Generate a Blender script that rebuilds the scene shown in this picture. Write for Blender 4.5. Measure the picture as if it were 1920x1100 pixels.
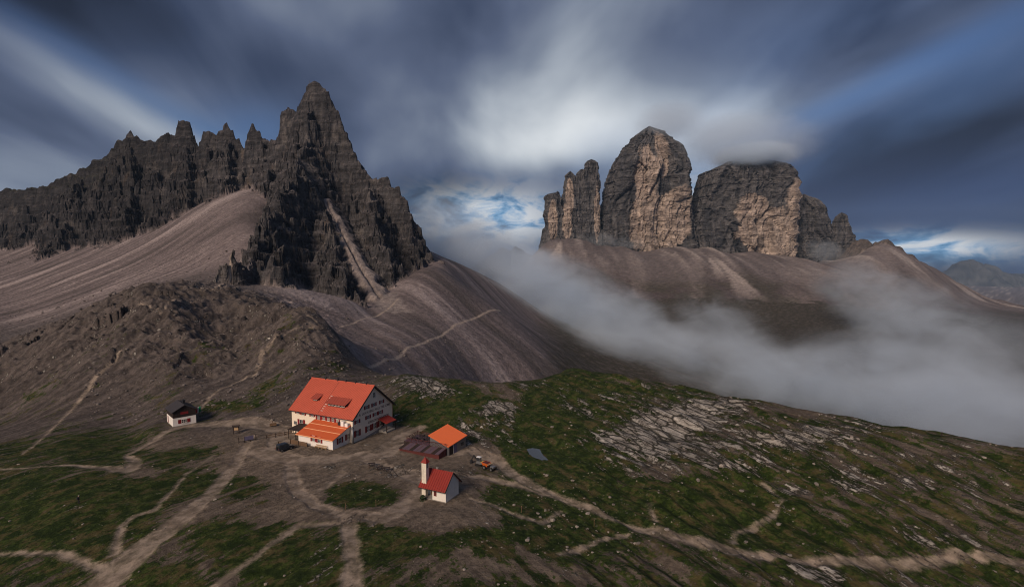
import bpy, bmesh, math, random
import numpy as np
from mathutils import Vector, Matrix

for o in list(bpy.data.objects):
    bpy.data.objects.remove(o)
R = math.radians
scene = bpy.context.scene
C = scene.collection
random.seed(7)
rng = np.random.default_rng(11)

# ------------------------------------------------------------------ camera
FPX, W0, H0, HOR = 1080.0, 1920, 1100, 470.0       # focal length in photo pixels, photo size, horizon row
PITCH = math.atan((H0 / 2 - HOR) / FPX)
CAM = (0.0, 0.0, 50.0)
cam_d = bpy.data.cameras.new('camera')
cam_d.sensor_width = 36.0
cam_d.lens = FPX / W0 * 36.0
cam_d.clip_start = 0.5
cam_d.clip_end = 60000
cam = bpy.data.objects.new('camera', cam_d)
C.objects.link(cam)
cam.location = CAM
cam.rotation_euler = (math.pi / 2 - PITCH, 0, 0)
scene.camera = cam

# ------------------------------------------------------------------ light, sky, exposure
SUN_AZ, SUN_EL = R(-150), R(30)       # direction towards the sun, measured from +Y to +X: behind the camera, to the left
scene.view_settings.view_transform = 'Standard'
scene.view_settings.look = 'None'
scene.view_settings.exposure = 0.0
scene.view_settings.gamma = 1.0
scene.view_settings.use_curve_mapping = False
sun_d = bpy.data.lights.new('sun', 'SUN')
sun_d.energy = 3.3
sun_d.angle = R(22)
sun_d.color = (1.0, 0.80, 0.63)
sun = bpy.data.objects.new('sun', sun_d)
C.objects.link(sun)
sdir = Vector((math.sin(SUN_AZ) * math.cos(SUN_EL), math.cos(SUN_AZ) * math.cos(SUN_EL), math.sin(SUN_EL)))
sun.rotation_euler = sdir.to_track_quat('Z', 'Y').to_euler()
sun.location = sdir * 300

scene.render.engine = 'CYCLES'
cy = scene.cycles
cy.use_denoising = True
try:
    cy.denoiser = 'OPENIMAGEDENOISE'
except Exception:
    pass
cy.filter_width = 1.05
cy.max_bounces = 8
cy.diffuse_bounces = 2
cy.glossy_bounces = 2
cy.transmission_bounces = 2
cy.volume_bounces = 5
cy.transparent_max_bounces = 8
cy.volume_step_rate = 1.0
cy.volume_max_steps = 96


class NB:
    """small node builder"""
    def __init__(self, tree):
        self.t = tree
        self.n = tree.nodes
        self.l = tree.links

    def new(self, typ, **kw):
        n = self.n.new(typ)
        for k, v in kw.items():
            setattr(n, k, v)
        return n

    def put(self, sock, v):
        if isinstance(v, (int, float)):
            sock.default_value = v
        elif isinstance(v, (tuple, list)):
            if len(v) == 3 and len(sock.default_value) == 4:
                v = (*v, 1.0)
            sock.default_value = v
        else:
            self.l.new(v, sock)

    def m(self, op, a, b=None, c=None, clamp=False):
        n = self.new('ShaderNodeMath', operation=op, use_clamp=clamp)
        self.put(n.inputs[0], a)
        if b is not None:
            self.put(n.inputs[1], b)
        if c is not None:
            self.put(n.inputs[2], c)
        return n.outputs[0]

    def v(self, op, a, b=None):
        n = self.new('ShaderNodeVectorMath', operation=op)
        self.put(n.inputs[0], a)
        if b is not None:
            self.put(n.inputs[1], b)
        return n.outputs['Value'] if op in ('LENGTH', 'DOT_PRODUCT', 'DISTANCE') else n.outputs[0]

    def comb(self, x, y, z):
        n = self.new('ShaderNodeCombineXYZ')
        for s, q in zip(n.inputs, (x, y, z)):
            self.put(s, q)
        return n.outputs[0]

    def sep(self, a):
        n = self.new('ShaderNodeSeparateXYZ')
        self.l.new(a, n.inputs[0])
        return n.outputs

    def mix(self, f, a, b, mode='MIX'):
        n = self.new('ShaderNodeMix', data_type='RGBA', blend_type=mode)
        self.put(n.inputs[0], f)
        self.put(n.inputs[6], a)
        self.put(n.inputs[7], b)
        return n.outputs[2]

    def noise(self, vec, scale, detail=4, rough=0.5, dist=0.0, dims='3D'):
        n = self.new('ShaderNodeTexNoise', noise_dimensions=dims)
        self.l.new(vec, n.inputs['Vector'])
        n.inputs['Scale'].default_value = scale
        n.inputs['Detail'].default_value = detail
        n.inputs['Roughness'].default_value = rough
        n.inputs['Distortion'].default_value = dist
        return n.outputs[0]

    def step(self, x, a, b):
        """smooth 0..1 between a and b"""
        n = self.new('ShaderNodeMapRange', interpolation_type='SMOOTHSTEP')
        self.put(n.inputs[0], x)
        self.put(n.inputs[1], a)
        self.put(n.inputs[2], b)
        return n.outputs[0]


def s2l(r, g, b):
    f = lambda c: (c / 255 / 12.92) if c / 255 <= 0.04045 else ((c / 255 + 0.055) / 1.055) ** 2.4
    return (f(r), f(g), f(b))


def build_world():
    w = bpy.data.worlds.new('World')
    scene.world = w
    w.use_nodes = True
    nb = NB(w.node_tree)
    nb.n.clear()
    out = nb.new('ShaderNodeOutputWorld')
    bg = nb.new('ShaderNodeBackground')
    bg.inputs[1].default_value = 0.1
    sky = nb.new('ShaderNodeTexSky', sky_type='NISHITA')
    sky.sun_disc = False
    sky.sun_elevation = SUN_EL
    sky.sun_rotation = SUN_AZ
    sky.altitude = 2400
    sky.ozone_density = 2.0
    tc = nb.new('ShaderNodeTexCoord')
    d = nb.v('NORMALIZE', tc.outputs['Generated'])
    x, y, z = nb.sep(d)
    # cloud deck as a level sheet overhead: direction -> place on the sheet
    zz = nb.m('ADD', nb.m('MAXIMUM', z, 0.0), 0.30)
    az = R(-3)                               # the deck drifts along this bearing, its streaks lie with it
    px = nb.m('DIVIDE', nb.m('SUBTRACT', nb.m('MULTIPLY', x, math.cos(az)), nb.m('MULTIPLY', y, math.sin(az))), zz)
    py = nb.m('DIVIDE', nb.m('ADD', nb.m('MULTIPLY', x, math.sin(az)), nb.m('MULTIPLY', y, math.cos(az))), zz)
    p1 = nb.comb(nb.m('MULTIPLY', px, 1.25), nb.m('MULTIPLY', py, 0.80), 3.7)
    p2 = nb.comb(nb.m('MULTIPLY', px, 2.6), nb.m('MULTIPLY', py, 1.05), 9.1)
    p3 = nb.comb(nb.m('MULTIPLY', px, 0.9), nb.m('MULTIPLY', py, 0.35), 21.3)
    n1 = nb.noise(p1, 1.0, 3, 0.45, 0.3)
    n2 = nb.noise(p2, 1.0, 4, 0.5, 0.4)
    n3 = nb.noise(p3, 1.0, 2, 0.45, 0.2)
    shade = nb.m('ADD', nb.m('ADD', nb.m('MULTIPLY', n1, 0.62), nb.m('MULTIPLY', n2, 0.34)), 0.0)
    # broad bands of the deck: where it is thin it is pale
    def lobe(px_, py_, sx, sy, rot=0.0):
        """soft elliptical region of the sky about a bearing and height given as a photo pixel"""
        a0 = math.atan2((px_ - 960) / FPX, 1.0)
        e0 = math.atan((HOR - py_) / FPX * math.cos(a0))
        az_ = nb.m('ARCTAN2', x, y)
        el_ = nb.m('ARCSINE', z)
        da = nb.m('SUBTRACT', az_, a0)
        de = nb.m('SUBTRACT', el_, e0)
        c, s = math.cos(rot), math.sin(rot)
        aa = nb.m('DIVIDE', nb.m('ADD', nb.m('MULTIPLY', da, c), nb.m('MULTIPLY', de, s)), sx / FPX)
        bb = nb.m('DIVIDE', nb.m('SUBTRACT', nb.m('MULTIPLY', de, c), nb.m('MULTIPLY', da, s)), sy / FPX)
        r2 = nb.m('ADD', nb.m('MULTIPLY', aa, aa), nb.m('MULTIPLY', bb, bb))
        return nb.m('EXPONENT', nb.m('MULTIPLY', r2, -1.0))
    pale = nb.m('ADD', nb.m('MULTIPLY', lobe(1080, 255, 300, 90), 1.0), nb.m('MULTIPLY', lobe(1080, 60, 200, 110, .5), 0.75))
    pale = nb.m('ADD', pale, nb.m('MULTIPLY', lobe(170, 165, 330, 42, -0.5), 0.75))
    pale = nb.m('ADD', pale, nb.m('MULTIPLY', lobe(1700, 130, 420, 40, 0.34), 0.45))
    pale = nb.m('ADD', pale, nb.m('MULTIPLY', lobe(60, 330, 260, 40, -0.1), 0.3))
    dark = nb.m('ADD', lobe(1760, 390, 330, 70), nb.m('MULTIPLY', lobe(150, 20, 420, 90, -0.2), 1.0))
    dark = nb.m('ADD', dark, nb.m('MULTIPLY', lobe(960, 345, 170, 40, 0.1), 0.8))
    dark = nb.m('ADD', dark, nb.m('MULTIPLY', lobe(1780, 240, 330, 60, 0.1), 0.6))
    t = nb.m('ADD', shade, nb.m('MULTIPLY', pale, 0.24))
    t = nb.m('SUBTRACT', t, nb.m('MULTIPLY', dark, 0.16))
    ramp = nb.new('ShaderNodeValToRGB')
    nb.l.new(t, ramp.inputs[0])
    el = ramp.color_ramp.elements
    stops = [(0.32, (26, 33, 50)), (0.42, (54, 65, 90)), (0.51, (86, 97, 122)), (0.60, (124, 134, 152)), (0.70, (176, 184, 194)), (0.82, (226, 231, 235))]
    el[0].position, el[1].position = stops[0][0], stops[-1][0]
    el[0].color, el[1].color = (*s2l(*stops[0][1]), 1), (*s2l(*stops[-1][1]), 1)
    for p_, c_ in stops[1:-1]:
        e = el.new(p_)
        e.color = (*s2l(*c_), 1)
    cloud = nb.v('MULTIPLY', ramp.outputs[0], (10, 10, 10))
    # gaps: stretched along the drift, plus the clear strip low over the horizon
    blue = nb.mix(1.0, sky.outputs[0], (0.34, 0.45, 0.60), 'MULTIPLY')
    gap = nb.m('ADD', nb.m('MULTIPLY', n3, 1.0), nb.m('MULTIPLY', nb.m('SUBTRACT', n2, 0.5), 0.35))
    g = nb.step(gap, 0.60, 0.80)
    g = nb.m('ADD', nb.m('MULTIPLY', g, 0.30), nb.m('MULTIPLY', lobe(280, 185, 200, 22, -0.48), 0.55))
    g = nb.m('ADD', g, nb.m('MULTIPLY', lobe(1600, 180, 260, 24, 0.38), 0.55))
    g = nb.m('ADD', g, nb.m('MULTIPLY', lobe(1860, 95, 160, 45, 0.38), 0.4))
    g = nb.m('ADD', g, nb.m('MULTIPLY', lobe(490, 250, 90, 45, 0), 0.6))
    g = nb.m('MINIMUM', g, 0.9)
    col = nb.mix(g, cloud, blue)
    # deep blue far cloud bank to the right
    bank = nb.m('MULTIPLY', lobe(1800, 400, 320, 85), 0.85)
    bank_c = nb.v('MULTIPLY', nb.mix(n2, s2l(18, 34, 72), s2l(52, 76, 124)), (10, 10, 10))
    col = nb.mix(bank, col, bank_c)
    # bright breaks above the horizon
    q = nb.comb(nb.m('MULTIPLY', x, 13.0), nb.m('MULTIPLY', y, 5.0), nb.m('MULTIPLY', z, 30.0))
    br = nb.noise(q, 1.0, 5, 0.6, 0.5)
    strip = nb.m('MAXIMUM', lobe(925, 408, 125, 46), nb.m('MULTIPLY', lobe(1730, 463, 110, 20), 0.95))
    strip = nb.m('MAXIMUM', strip, nb.m('MULTIPLY', lobe(1310, 400, 60, 60), 0.6))
    brc = nb.v('MULTIPLY', nb.mix(nb.step(br, 0.40, 0.60), s2l(104, 160, 205), s2l(222, 226, 230)), (10, 10, 10))
    col = nb.mix(nb.m('MULTIPLY', strip, nb.m('ADD', nb.step(br, 0.30, 0.50), 0.25), clamp=True), col, brc)
    nb.l.new(col, bg.inputs[0])
    nb.l.new(bg.outputs[0], out.inputs[0])


build_world()


# ------------------------------------------------------------------ pixel <-> place
CP, SP = math.cos(PITCH), math.sin(PITCH)


def ray(px, py):
    xc = (px - 960) / FPX
    yc = -(py - 550) / FPX
    return (xc, CP + yc * SP, -SP + yc * CP)


def at_y(px, py, Y):
    d = ray(px, py)
    t = Y / d[1]
    return (d[0] * t, Y, CAM[2] + d[2] * t)


def at_z(px, py, Z):
    d = ray(px, py)
    t = (Z - CAM[2]) / d[2]
    return (d[0] * t, d[1] * t, Z)


# ------------------------------------------------------------------ noise
_P = np.random.default_rng(5).permutation(512).astype(np.int32)
_P = np.concatenate([_P, _P])
_A = np.linspace(0, 2 * np.pi, 512, endpoint=False)
_GX, _GY = np.cos(_A).astype(np.float32), np.sin(_A).astype(np.float32)


def perlin(x, y, seed=0):
    x = np.asarray(x, np.float32) + np.float32(seed * 17.31)
    y = np.asarray(y, np.float32) + np.float32(seed * 9.77)
    xf, yf = np.floor(x), np.floor(y)
    xi, yi = xf.astype(np.int32) & 511, yf.astype(np.int32) & 511
    x, y = x - xf, y - yf
    u, v = x * x * x * (x * (x * 6 - 15) + 10), y * y * y * (y * (y * 6 - 15) + 10)
    xi1, yi1 = (xi + 1) & 511, (yi + 1) & 511
    pa, pb = _P[xi], _P[xi1]

    def g(h, dx, dy):
        return _GX[h] * dx + _GY[h] * dy
    n00, n10 = g(_P[pa + yi], x, y), g(_P[pb + yi], x - 1, y)
    n01, n11 = g(_P[pa + yi1], x, y - 1), g(_P[pb + yi1], x - 1, y - 1)
    a = n00 + u * (n10 - n00)
    b = n01 + u * (n11 - n01)
    return (a + v * (b - a)) * np.float32(1.45)


def fbm(x, y, n=4, seed=0, gain=0.5, lac=2.03):
    s, a, t = 0, 1.0, 0
    for i in range(n):
        s = s + a * perlin(x, y, seed + i * 3)
        t += a
        a *= gain
        x, y = x * lac, y * lac
    return s / t


def ridged(x, y, n=4, seed=0, gain=0.5, lac=2.03):
    s, a, t = 0, 1.0, 0
    for i in range(n):
        s = s + a * (1 - 2 * np.abs(perlin(x, y, seed + i * 3)))
        t += a
        a *= gain
        x, y = x * lac, y * lac
    return s / t


_J = np.random.default_rng(9).random((3, 2048)).astype(np.float32)


def cells(x, y, seed=0, jit=.8):
    """blocks: a constant random level per irregular cell, and how near the cell's edge is"""
    x = np.asarray(x, np.float32) + np.float32(seed * 7.13)
    y = np.asarray(y, np.float32) + np.float32(seed * 3.37)
    xi, yi = np.floor(x).astype(np.int32), np.floor(y).astype(np.int32)
    d1 = np.full(x.shape, 9.0, np.float32)
    d2 = d1.copy()
    val = np.zeros_like(d1)
    for i in (-1, 0, 1):
        for j in (-1, 0, 1):
            cx, cy_ = xi + i, yi + j
            h = _P[(_P[cx & 511] + (cy_ & 511))] + ((cx * 7 + cy_ * 13) & 511)
            px = cx + .5 + (_J[0, h] - .5) * jit - x
            py = cy_ + .5 + (_J[1, h] - .5) * jit - y
            d = px * px + py * py
            m = d < d1
            d2 = np.where(m, d1, np.minimum(d2, d))
            val = np.where(m, _J[2, h], val)
            d1 = np.where(m, d, d1)
    return val - .5, np.sqrt(d2) - np.sqrt(d1)


def sst(x, a, b):
    t = np.clip((x - a) / (b - a), 0, 1)
    return t * t * (3 - 2 * t)


def lerp(a, b, t):
    t = np.asarray(t)[..., None]
    return a * (1 - t) + b * t


# ------------------------------------------------------------------ the lie of the land
CTRL = []
for px, py, z in [
    (-150, 1100, -4), (200, 1100, -3), (500, 1100, -.5), (800, 1100, 1.5), (960, 1100, 1.5), (1200, 1100, .5), (1500, 1100, -1), (1900, 1100, -4), (2070, 1100, -5),
    (-150, 1000, -4), (0, 1000, -3), (200, 1000, -1.5), (450, 1000, 0), (700, 1000, .5), (900, 1000, 1), (1200, 1000, 0), (1500, 1040, -1), (1800, 1040, -2), (2070, 1050, -2.5),
    (-150, 930, -3), (0, 930, -2), (250, 930, -.5), (450, 930, 0), (620, 930, 0), (800, 925, .2), (860, 935, .2), (820, 905, .2), (1000, 900, 0), (1100, 945, 0), (1250, 920, 2),
    (320, 800, 0), (370, 790, 0), (450, 805, 0), (530, 840, 0), (549, 800, 0), (600, 800, 0), (660, 840, 0), (740, 795, .3), (700, 815, 0), (830, 845, 0), (880, 835, 0), (770, 800, 0), (620, 780, 0), (860, 800, .6),
    (920, 865, 0), (1000, 760, 4.5), (1100, 740, 6.2), (1200, 780, 5.8), (1150, 840, 3), (1010, 850, 1.2), (1250, 870, 3), (1300, 800, 5.8), (1450, 860, 4), (1600, 900, 3), (1750, 900, 3), (1900, 920, 2), (1900, 980, 0), (2070, 950, 1),
    (760, 702, 5), (860, 714, 5.5), (960, 717, 6), (800, 745, 3), (900, 770, 3),
    (0, 880, -1), (-150, 880, -2), (140, 870, 0), (250, 870, 0),
]:
    CTRL.append(at_z(px, py, z))
RIM = [(1010, 712, 6.5), (1070, 692, 7.5), (1120, 698, 8), (1180, 707, 8), (1300, 729, 8), (1420, 752, 7.5), (1560, 778, 7), (1700, 800, 6), (1800, 815, 5.5), (1920, 842, 4.5), (2070, 872, 4)]
for px, py, z in RIM:
    p = at_z(px, py, z)
    CTRL.append(p)
    CTRL.append((p[0] * 1.10, p[1] * 1.10, z - 7))
    CTRL.append((p[0] * 1.35, p[1] * 1.35, z - 34))
    CTRL.append((p[0] * 1.8, p[1] * 1.8, z - 75))
for px, py, Y in [
    (560, 690, 200), (620, 640, 225), (650, 690, 215), (450, 700, 205), (400, 740, 185), (480, 640, 240), (400, 640, 245), (330, 740, 185), (250, 740, 190), (590, 600, 250), (500, 600, 270), (400, 560, 300), (280, 562, 265), (200, 600, 262),
    (330, 620, 235), (250, 660, 215), (170, 700, 205), (100, 780, 178), (20, 840, 150), (0, 760, 205), (60, 700, 225), (0, 690, 270), (100, 640, 262), (-150, 800, 200), (-150, 700, 290), (240, 800, 168),
    (0, 640, 420), (100, 610, 440), (200, 570, 450), (300, 535, 470), (380, 530, 450), (0, 560, 650), (100, 520, 700), (250, 480, 700), (400, 440, 640), (0, 490, 880), (150, 470, 830), (300, 430, 800), (500, 390, 720), (480, 440, 600), (350, 500, 560), (-150, 600, 500), (-150, 500, 850),
    (560, 545, 420), (640, 560, 440), (690, 590, 430), (740, 555, 500), (800, 500, 620), (860, 522, 680), (935, 580, 560), (1065, 692, 480), (690, 690, 250), (760, 655, 320), (850, 612, 440), (805, 633.5, 375), (725, 672, 283), (890, 595, 495), (860, 707, 330), (1000, 692, 420), (760, 692, 290), (650, 640, 320), (600, 590, 380),
    (830, 492, 700), (885, 545, 680), (920, 527, 950), (1000, 600, 800), (980, 560, 900), (1060, 640, 700), (1100, 680, 600), (1200, 660, 800), (1300, 640, 950), (1500, 640, 1000), (1700, 640, 1000), (1900, 640, 1000), (1900, 700, 800), (1500, 700, 750),
    (1000, 482, 1800), (1020, 462, 1950), (1150, 468, 1950), (1300, 470, 1950), (1450, 483, 1950), (1600, 490, 1950), (1200, 540, 1500), (1400, 580, 1350), (1650, 580, 1400), (1650, 462, 1950), (1690, 478, 1950), (1750, 508, 1950), (1850, 570, 1800), (1920, 582, 1700), (2070, 600, 1700), (1100, 560, 1400),
]:
    CTRL.append(at_y(px, py, Y))
uu = lambda px: (px - 960) / FPX
for px, Y, z in [(-150, 1180, 60), (100, 1180, 80), (300, 1180, 90), (500, 1150, 110), (590, 860, 130), (700, 770, 60), (600, 600, 6), (640, 650, 12), (710, 700, 20), (575, 700, 45), (560, 520, 12), (650, 540, -2), (760, 690, 20), (-150, 1400, -50), (300, 1400, 0), (700, 1300, 0), (930, 1300, -80), (900, 1100, -60),
                 (-150, 2600, -250), (500, 2600, -250), (900, 2600, -200), (1100, 2600, -100), (1400, 2600, -100), (1700, 2600, -150), (2070, 2600, -250),
                 (-150, 1800, -150), (400, 1800, -150), (800, 1800, -120), (960, 1900, -40), (-150, 5000, -400), (900, 5000, -400), (2070, 5000, -400), (-150, 40, -8), (500, 40, 0), (960, 40, 4), (1400, 40, 0), (2070, 40, -8)]:
    CTRL.append((uu(px) * Y, Y, z))
CTRL = np.array(CTRL, np.float64)


def tps_xy(x, y):
    yy = np.maximum(y, 12.0)
    return np.stack([x / yy, 0.6 * np.log(yy)], -1)


def tps_phi(r2):
    return 0.5 * r2 * np.log(r2 + 1e-12)


_Q = tps_xy(CTRL[:, 0], CTRL[:, 1])
_n = len(_Q)
_K = tps_phi(((_Q[:, None] - _Q[None]) ** 2).sum(-1)) + np.eye(_n) * 2e-4
_Pm = np.concatenate([np.ones((_n, 1)), _Q], 1)
_Mx = np.block([[_K, _Pm], [_Pm.T, np.zeros((3, 3))]])
_S = np.linalg.solve(_Mx, np.concatenate([CTRL[:, 2], np.zeros(3)]))
_Wf = _S[:_n].astype(np.float32)


def base_h(x, y):
    x = np.asarray(x, np.float32)
    y = np.asarray(y, np.float32)
    sh = x.shape
    q = tps_xy(x.ravel(), y.ravel()).astype(np.float32)
    h = (_S[_n] + _S[_n + 1] * q[:, 0] + _S[_n + 2] * q[:, 1]).astype(np.float32)
    Qf = _Q.astype(np.float32)
    for i in range(_n):
        dx = q[:, 0] - Qf[i, 0]
        dy = q[:, 1] - Qf[i, 1]
        r2 = dx * dx + dy * dy
        h += _Wf[i] * (0.5 * r2 * np.log(r2 + np.float32(1e-12)))
    return h.reshape(sh)


def on_ground(px, py, y0=60, y1=1200):
    """the place where the sight line of a photo pixel first meets the land"""
    d = ray(px, py)
    ys = np.geomspace(y0, y1, 900)
    t = ys / d[1]
    zr = CAM[2] + d[2] * t
    h = base_h(d[0] * t, ys)
    k = np.argmax(zr <= h)
    if zr[k] > h[k]:
        k = len(ys) - 1
    if k > 0:
        a, b = zr[k - 1] - h[k - 1], h[k] - zr[k]
        f = a / max(a + b, 1e-6)
        Y = ys[k - 1] + (ys[k] - ys[k - 1]) * f
    else:
        Y = ys[0]
    t = Y / d[1]
    return (d[0] * t, Y)


# ------------------------------------------------------------------ terrain detail
PADS = []                                   # (x, y, inner radius, outer radius, level): building plots are trodden flat


def pad_at(px, py, r0, r1, dz=0.0):
    p = on_ground(px, py)
    z = float(base_h(np.array([p[0]]), np.array([p[1]]))[0]) + dz
    PADS.append((p[0], p[1], r0, r1, z))
    return (p[0], p[1], z)


HUT_P = at_z(663, 829, 0.0)
pad_at(640, 815, 17, 28)
pad_at(340, 795, 6.5, 12)
pad_at(825, 925, 5.5, 10)
pad_at(830, 830, 9, 16)
pad_at(1007, 850, 5.2, 9, -.2)

S_R = np.array([.45, -.89])                 # strike of the rock bands on the right hill
S_L = np.array([-.56, -.83])                # and on the left meadows


def aniso(x, y, s, across, along):
    return (x * -s[1] + y * s[0]) / across, (x * s[0] + y * s[1]) / along


def detail_h(x, y):
    """relief of the near ground in metres"""
    u = x / np.maximum(y, 12)
    wl = sst(-u, 0.0, 0.25)
    aR, bR = aniso(x, y, S_R, 5.0, 22.0)
    aL, bL = aniso(x, y, S_L, 6.0, 24.0)
    an = fbm(aR, bR, 3, 40) * (1 - wl) + fbm(aL, bL, 3, 44) * wl
    hill = sst(u, 0.03, 0.2)
    h = 1.1 * fbm(x / 34, y / 34, 3, 50) + (0.45 + 0.75 * hill) * an + 0.20 * fbm(x / 5.0, y / 5.0, 2, 54)
    # stepped rock bands of the right hill
    st = fbm(aR * 0.8, bR * 0.6, 3, 60)
    h = h + hill * .8 * (sst(st, -.15, .2) + sst(st, .2, .5) - 0.6)
    # crags of the knoll behind
    kc, ke = cells((x + 2 * fbm(x / 8, y / 8, 2, 61)) / 10, (y + 2 * fbm(x / 8, y / 8, 2, 62)) / 10, 5)
    kn = sst(-u, 0.22, 0.42) * sst(y, 178, 225) * (1 - sst(y, 340, 430))
    h = h + kn * (5.0 * ridged(x / 34, y / 34, 3, 63) + 2.8 * ridged(x / 11, y / 11, 3, 66) + 0.7 * fbm(x / 3, y / 3, 2, 68) + 4.5 * kc * sst(fbm(x / 40, y / 40, 2, 69), -.15, .3))
    return h


def ground_h(x, y, b=None):
    x = np.asarray(x, np.float32)
    y = np.asarray(y, np.float32)
    b = base_h(x, y) if b is None else b
    far = 1 - 0.6 * sst(y, 300, 420)
    h = b + detail_h(x, y) * far
    for (cx, cy_, r0, r1, z) in PADS:
        w = 1 - sst(np.hypot(x - cx, y - cy_), r0, r1)
        h = h * (1 - w) + z * w
    return h


def gz(x, y):
    return float(ground_h(np.array([x]), np.array([y]))[0])


# crest lines of the mountain: photo pixel and distance
def crest(pts):
    return np.array([at_y(*p) for p in pts], np.float32)


SKYL = [(-420, 430, 1020), (-170, 395, 1010), (-90, 372, 1005), (0, 357, 1000), (40, 352, 995), (75, 350, 992), (92, 345, 990), (130, 330, 985), (165, 311, 980), (185, 297, 975), (205, 288, 970), (214, 272, 967), (226, 262, 965), (233, 265, 963), (238, 252, 962), (246, 248, 960), (262, 262, 957), (283, 267, 955), (293, 268, 950), (299, 255, 948), (307, 254, 946), (316, 245, 945), (322, 252, 944), (329, 252, 942), (333, 228, 940), (344, 227, 938), (357, 229, 936), (360, 248, 934),
        (366, 262, 932), (373, 279, 930), (378, 258, 926), (384, 243, 925), (391, 242, 924), (397, 253, 922), (407, 255, 920), (412, 247, 918), (419, 236, 916), (426, 234, 915), (434, 246, 912), (444, 260, 910), (452, 268, 908), (457, 280, 906), (463, 262, 904), (468, 240, 902), (473, 235, 900), (484, 245, 898), (495, 260, 894), (510, 267, 888), (518, 268, 885), (524, 250, 880), (526, 215, 878), (533, 205, 876), (540, 199, 874), (547, 200, 872), (551, 212, 868), (556, 212, 864), (563, 194, 860), (571, 178, 856), (576, 162, 853), (583, 159, 851), (590, 157, 850), (602, 163, 848), (612, 166, 846), (618, 180, 844), (623, 195, 842), (632, 205, 838), (639, 222, 834), (643, 238, 830), (652, 256, 824), (661, 280, 818), (671, 300, 810), (682, 318, 802), (688, 328, 798), (699, 333, 790), (705, 330, 786), (709, 338, 784), (716, 334, 780), (722, 333, 776), (731, 340, 772), (735, 352, 768), (743, 350, 764), (749, 352, 762), (754, 366, 758), (763, 382, 752), (769, 402, 748), (779, 416, 742), (790, 434, 734), (796, 452, 728), (800, 466, 722), (812, 484, 712), (830, 492, 700)]
_sk = np.array(SKYL, np.float64)
_ys = np.convolve(np.pad(_sk[:, 1], 6, mode='edge'), np.ones(13) / 13, 'valid')
SMOOTH = [(a, max(b, c) + 26, d) for (a, b, d), c in zip(SKYL, _ys)]
BUT1 = [(586, 185, 845), (576, 250, 805), (562, 300, 745), (548, 338, 690), (533, 352, 655), (520, 385, 615), (508, 425, 575), (490, 452, 535), (474, 474, 505)]
BUT1B = [(474, 474, 505), (480, 500, 470), (500, 520, 445), (520, 545, 420)]
SPIRE = [(400, 525, 395), (412, 500, 402), (420, 482, 405), (428, 494, 408), (434, 474, 410), (438, 471, 411), (443, 492, 414), (455, 488, 420), (462, 500, 430), (474, 490, 470)]
BUT2 = [(592, 330, 775), (600, 390, 705), (612, 440, 640), (630, 490, 570), (656, 540, 500), (686, 584, 440)]
COUL = [(612, 372, 748), (624, 395, 722), (646, 440, 668), (672, 490, 600), (704, 540, 530), (742, 590, 455)]
BUT3 = [(700, 345, 775), (698, 400, 720), (712, 455, 660), (728, 500, 600), (742, 545, 545)]
BUT4 = [(770, 420, 730), (778, 470, 680), (782, 505, 640)]
BUT5 = [(345, 260, 930), (350, 330, 880), (352, 380, 840), (345, 418, 800)]
BUT6 = [(430, 260, 910), (430, 330, 850), (425, 370, 800), (440, 395, 760)]
BUT7 = [(150, 330, 975), (130, 400, 910), (110, 455, 850)]
BUT8 = [(240, 270, 955), (250, 350, 900), (235, 420, 830)]
BUT9 = [(490, 270, 890), (500, 330, 820), (500, 372, 760)]
NOSE = [(560, 628, 235), (600, 622, 234), (640, 655, 228)]
OUT1 = [(238, 600, 250), (215, 618, 245), (205, 640, 238)]
KN1 = [(232, 585, 262), (260, 566, 268), (300, 562, 270), (345, 572, 272)]


def ridge_max(x, y, poly, k, h0=None):
    best = np.full(x.shape, -1e6, np.float32)
    for a, b in zip(poly[:-1], poly[1:]):
        ab = b[:2] - a[:2]
        L2 = float(ab @ ab) + 1e-6
        t = np.clip(((x - a[0]) * ab[0] + (y - a[1]) * ab[1]) / L2, 0, 1)
        d = np.hypot(x - a[0] - t * ab[0], y - a[1] - t * ab[1])
        np.maximum(best, a[2] + t * (b[2] - a[2]) - k * d, out=best)
    return best


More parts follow.
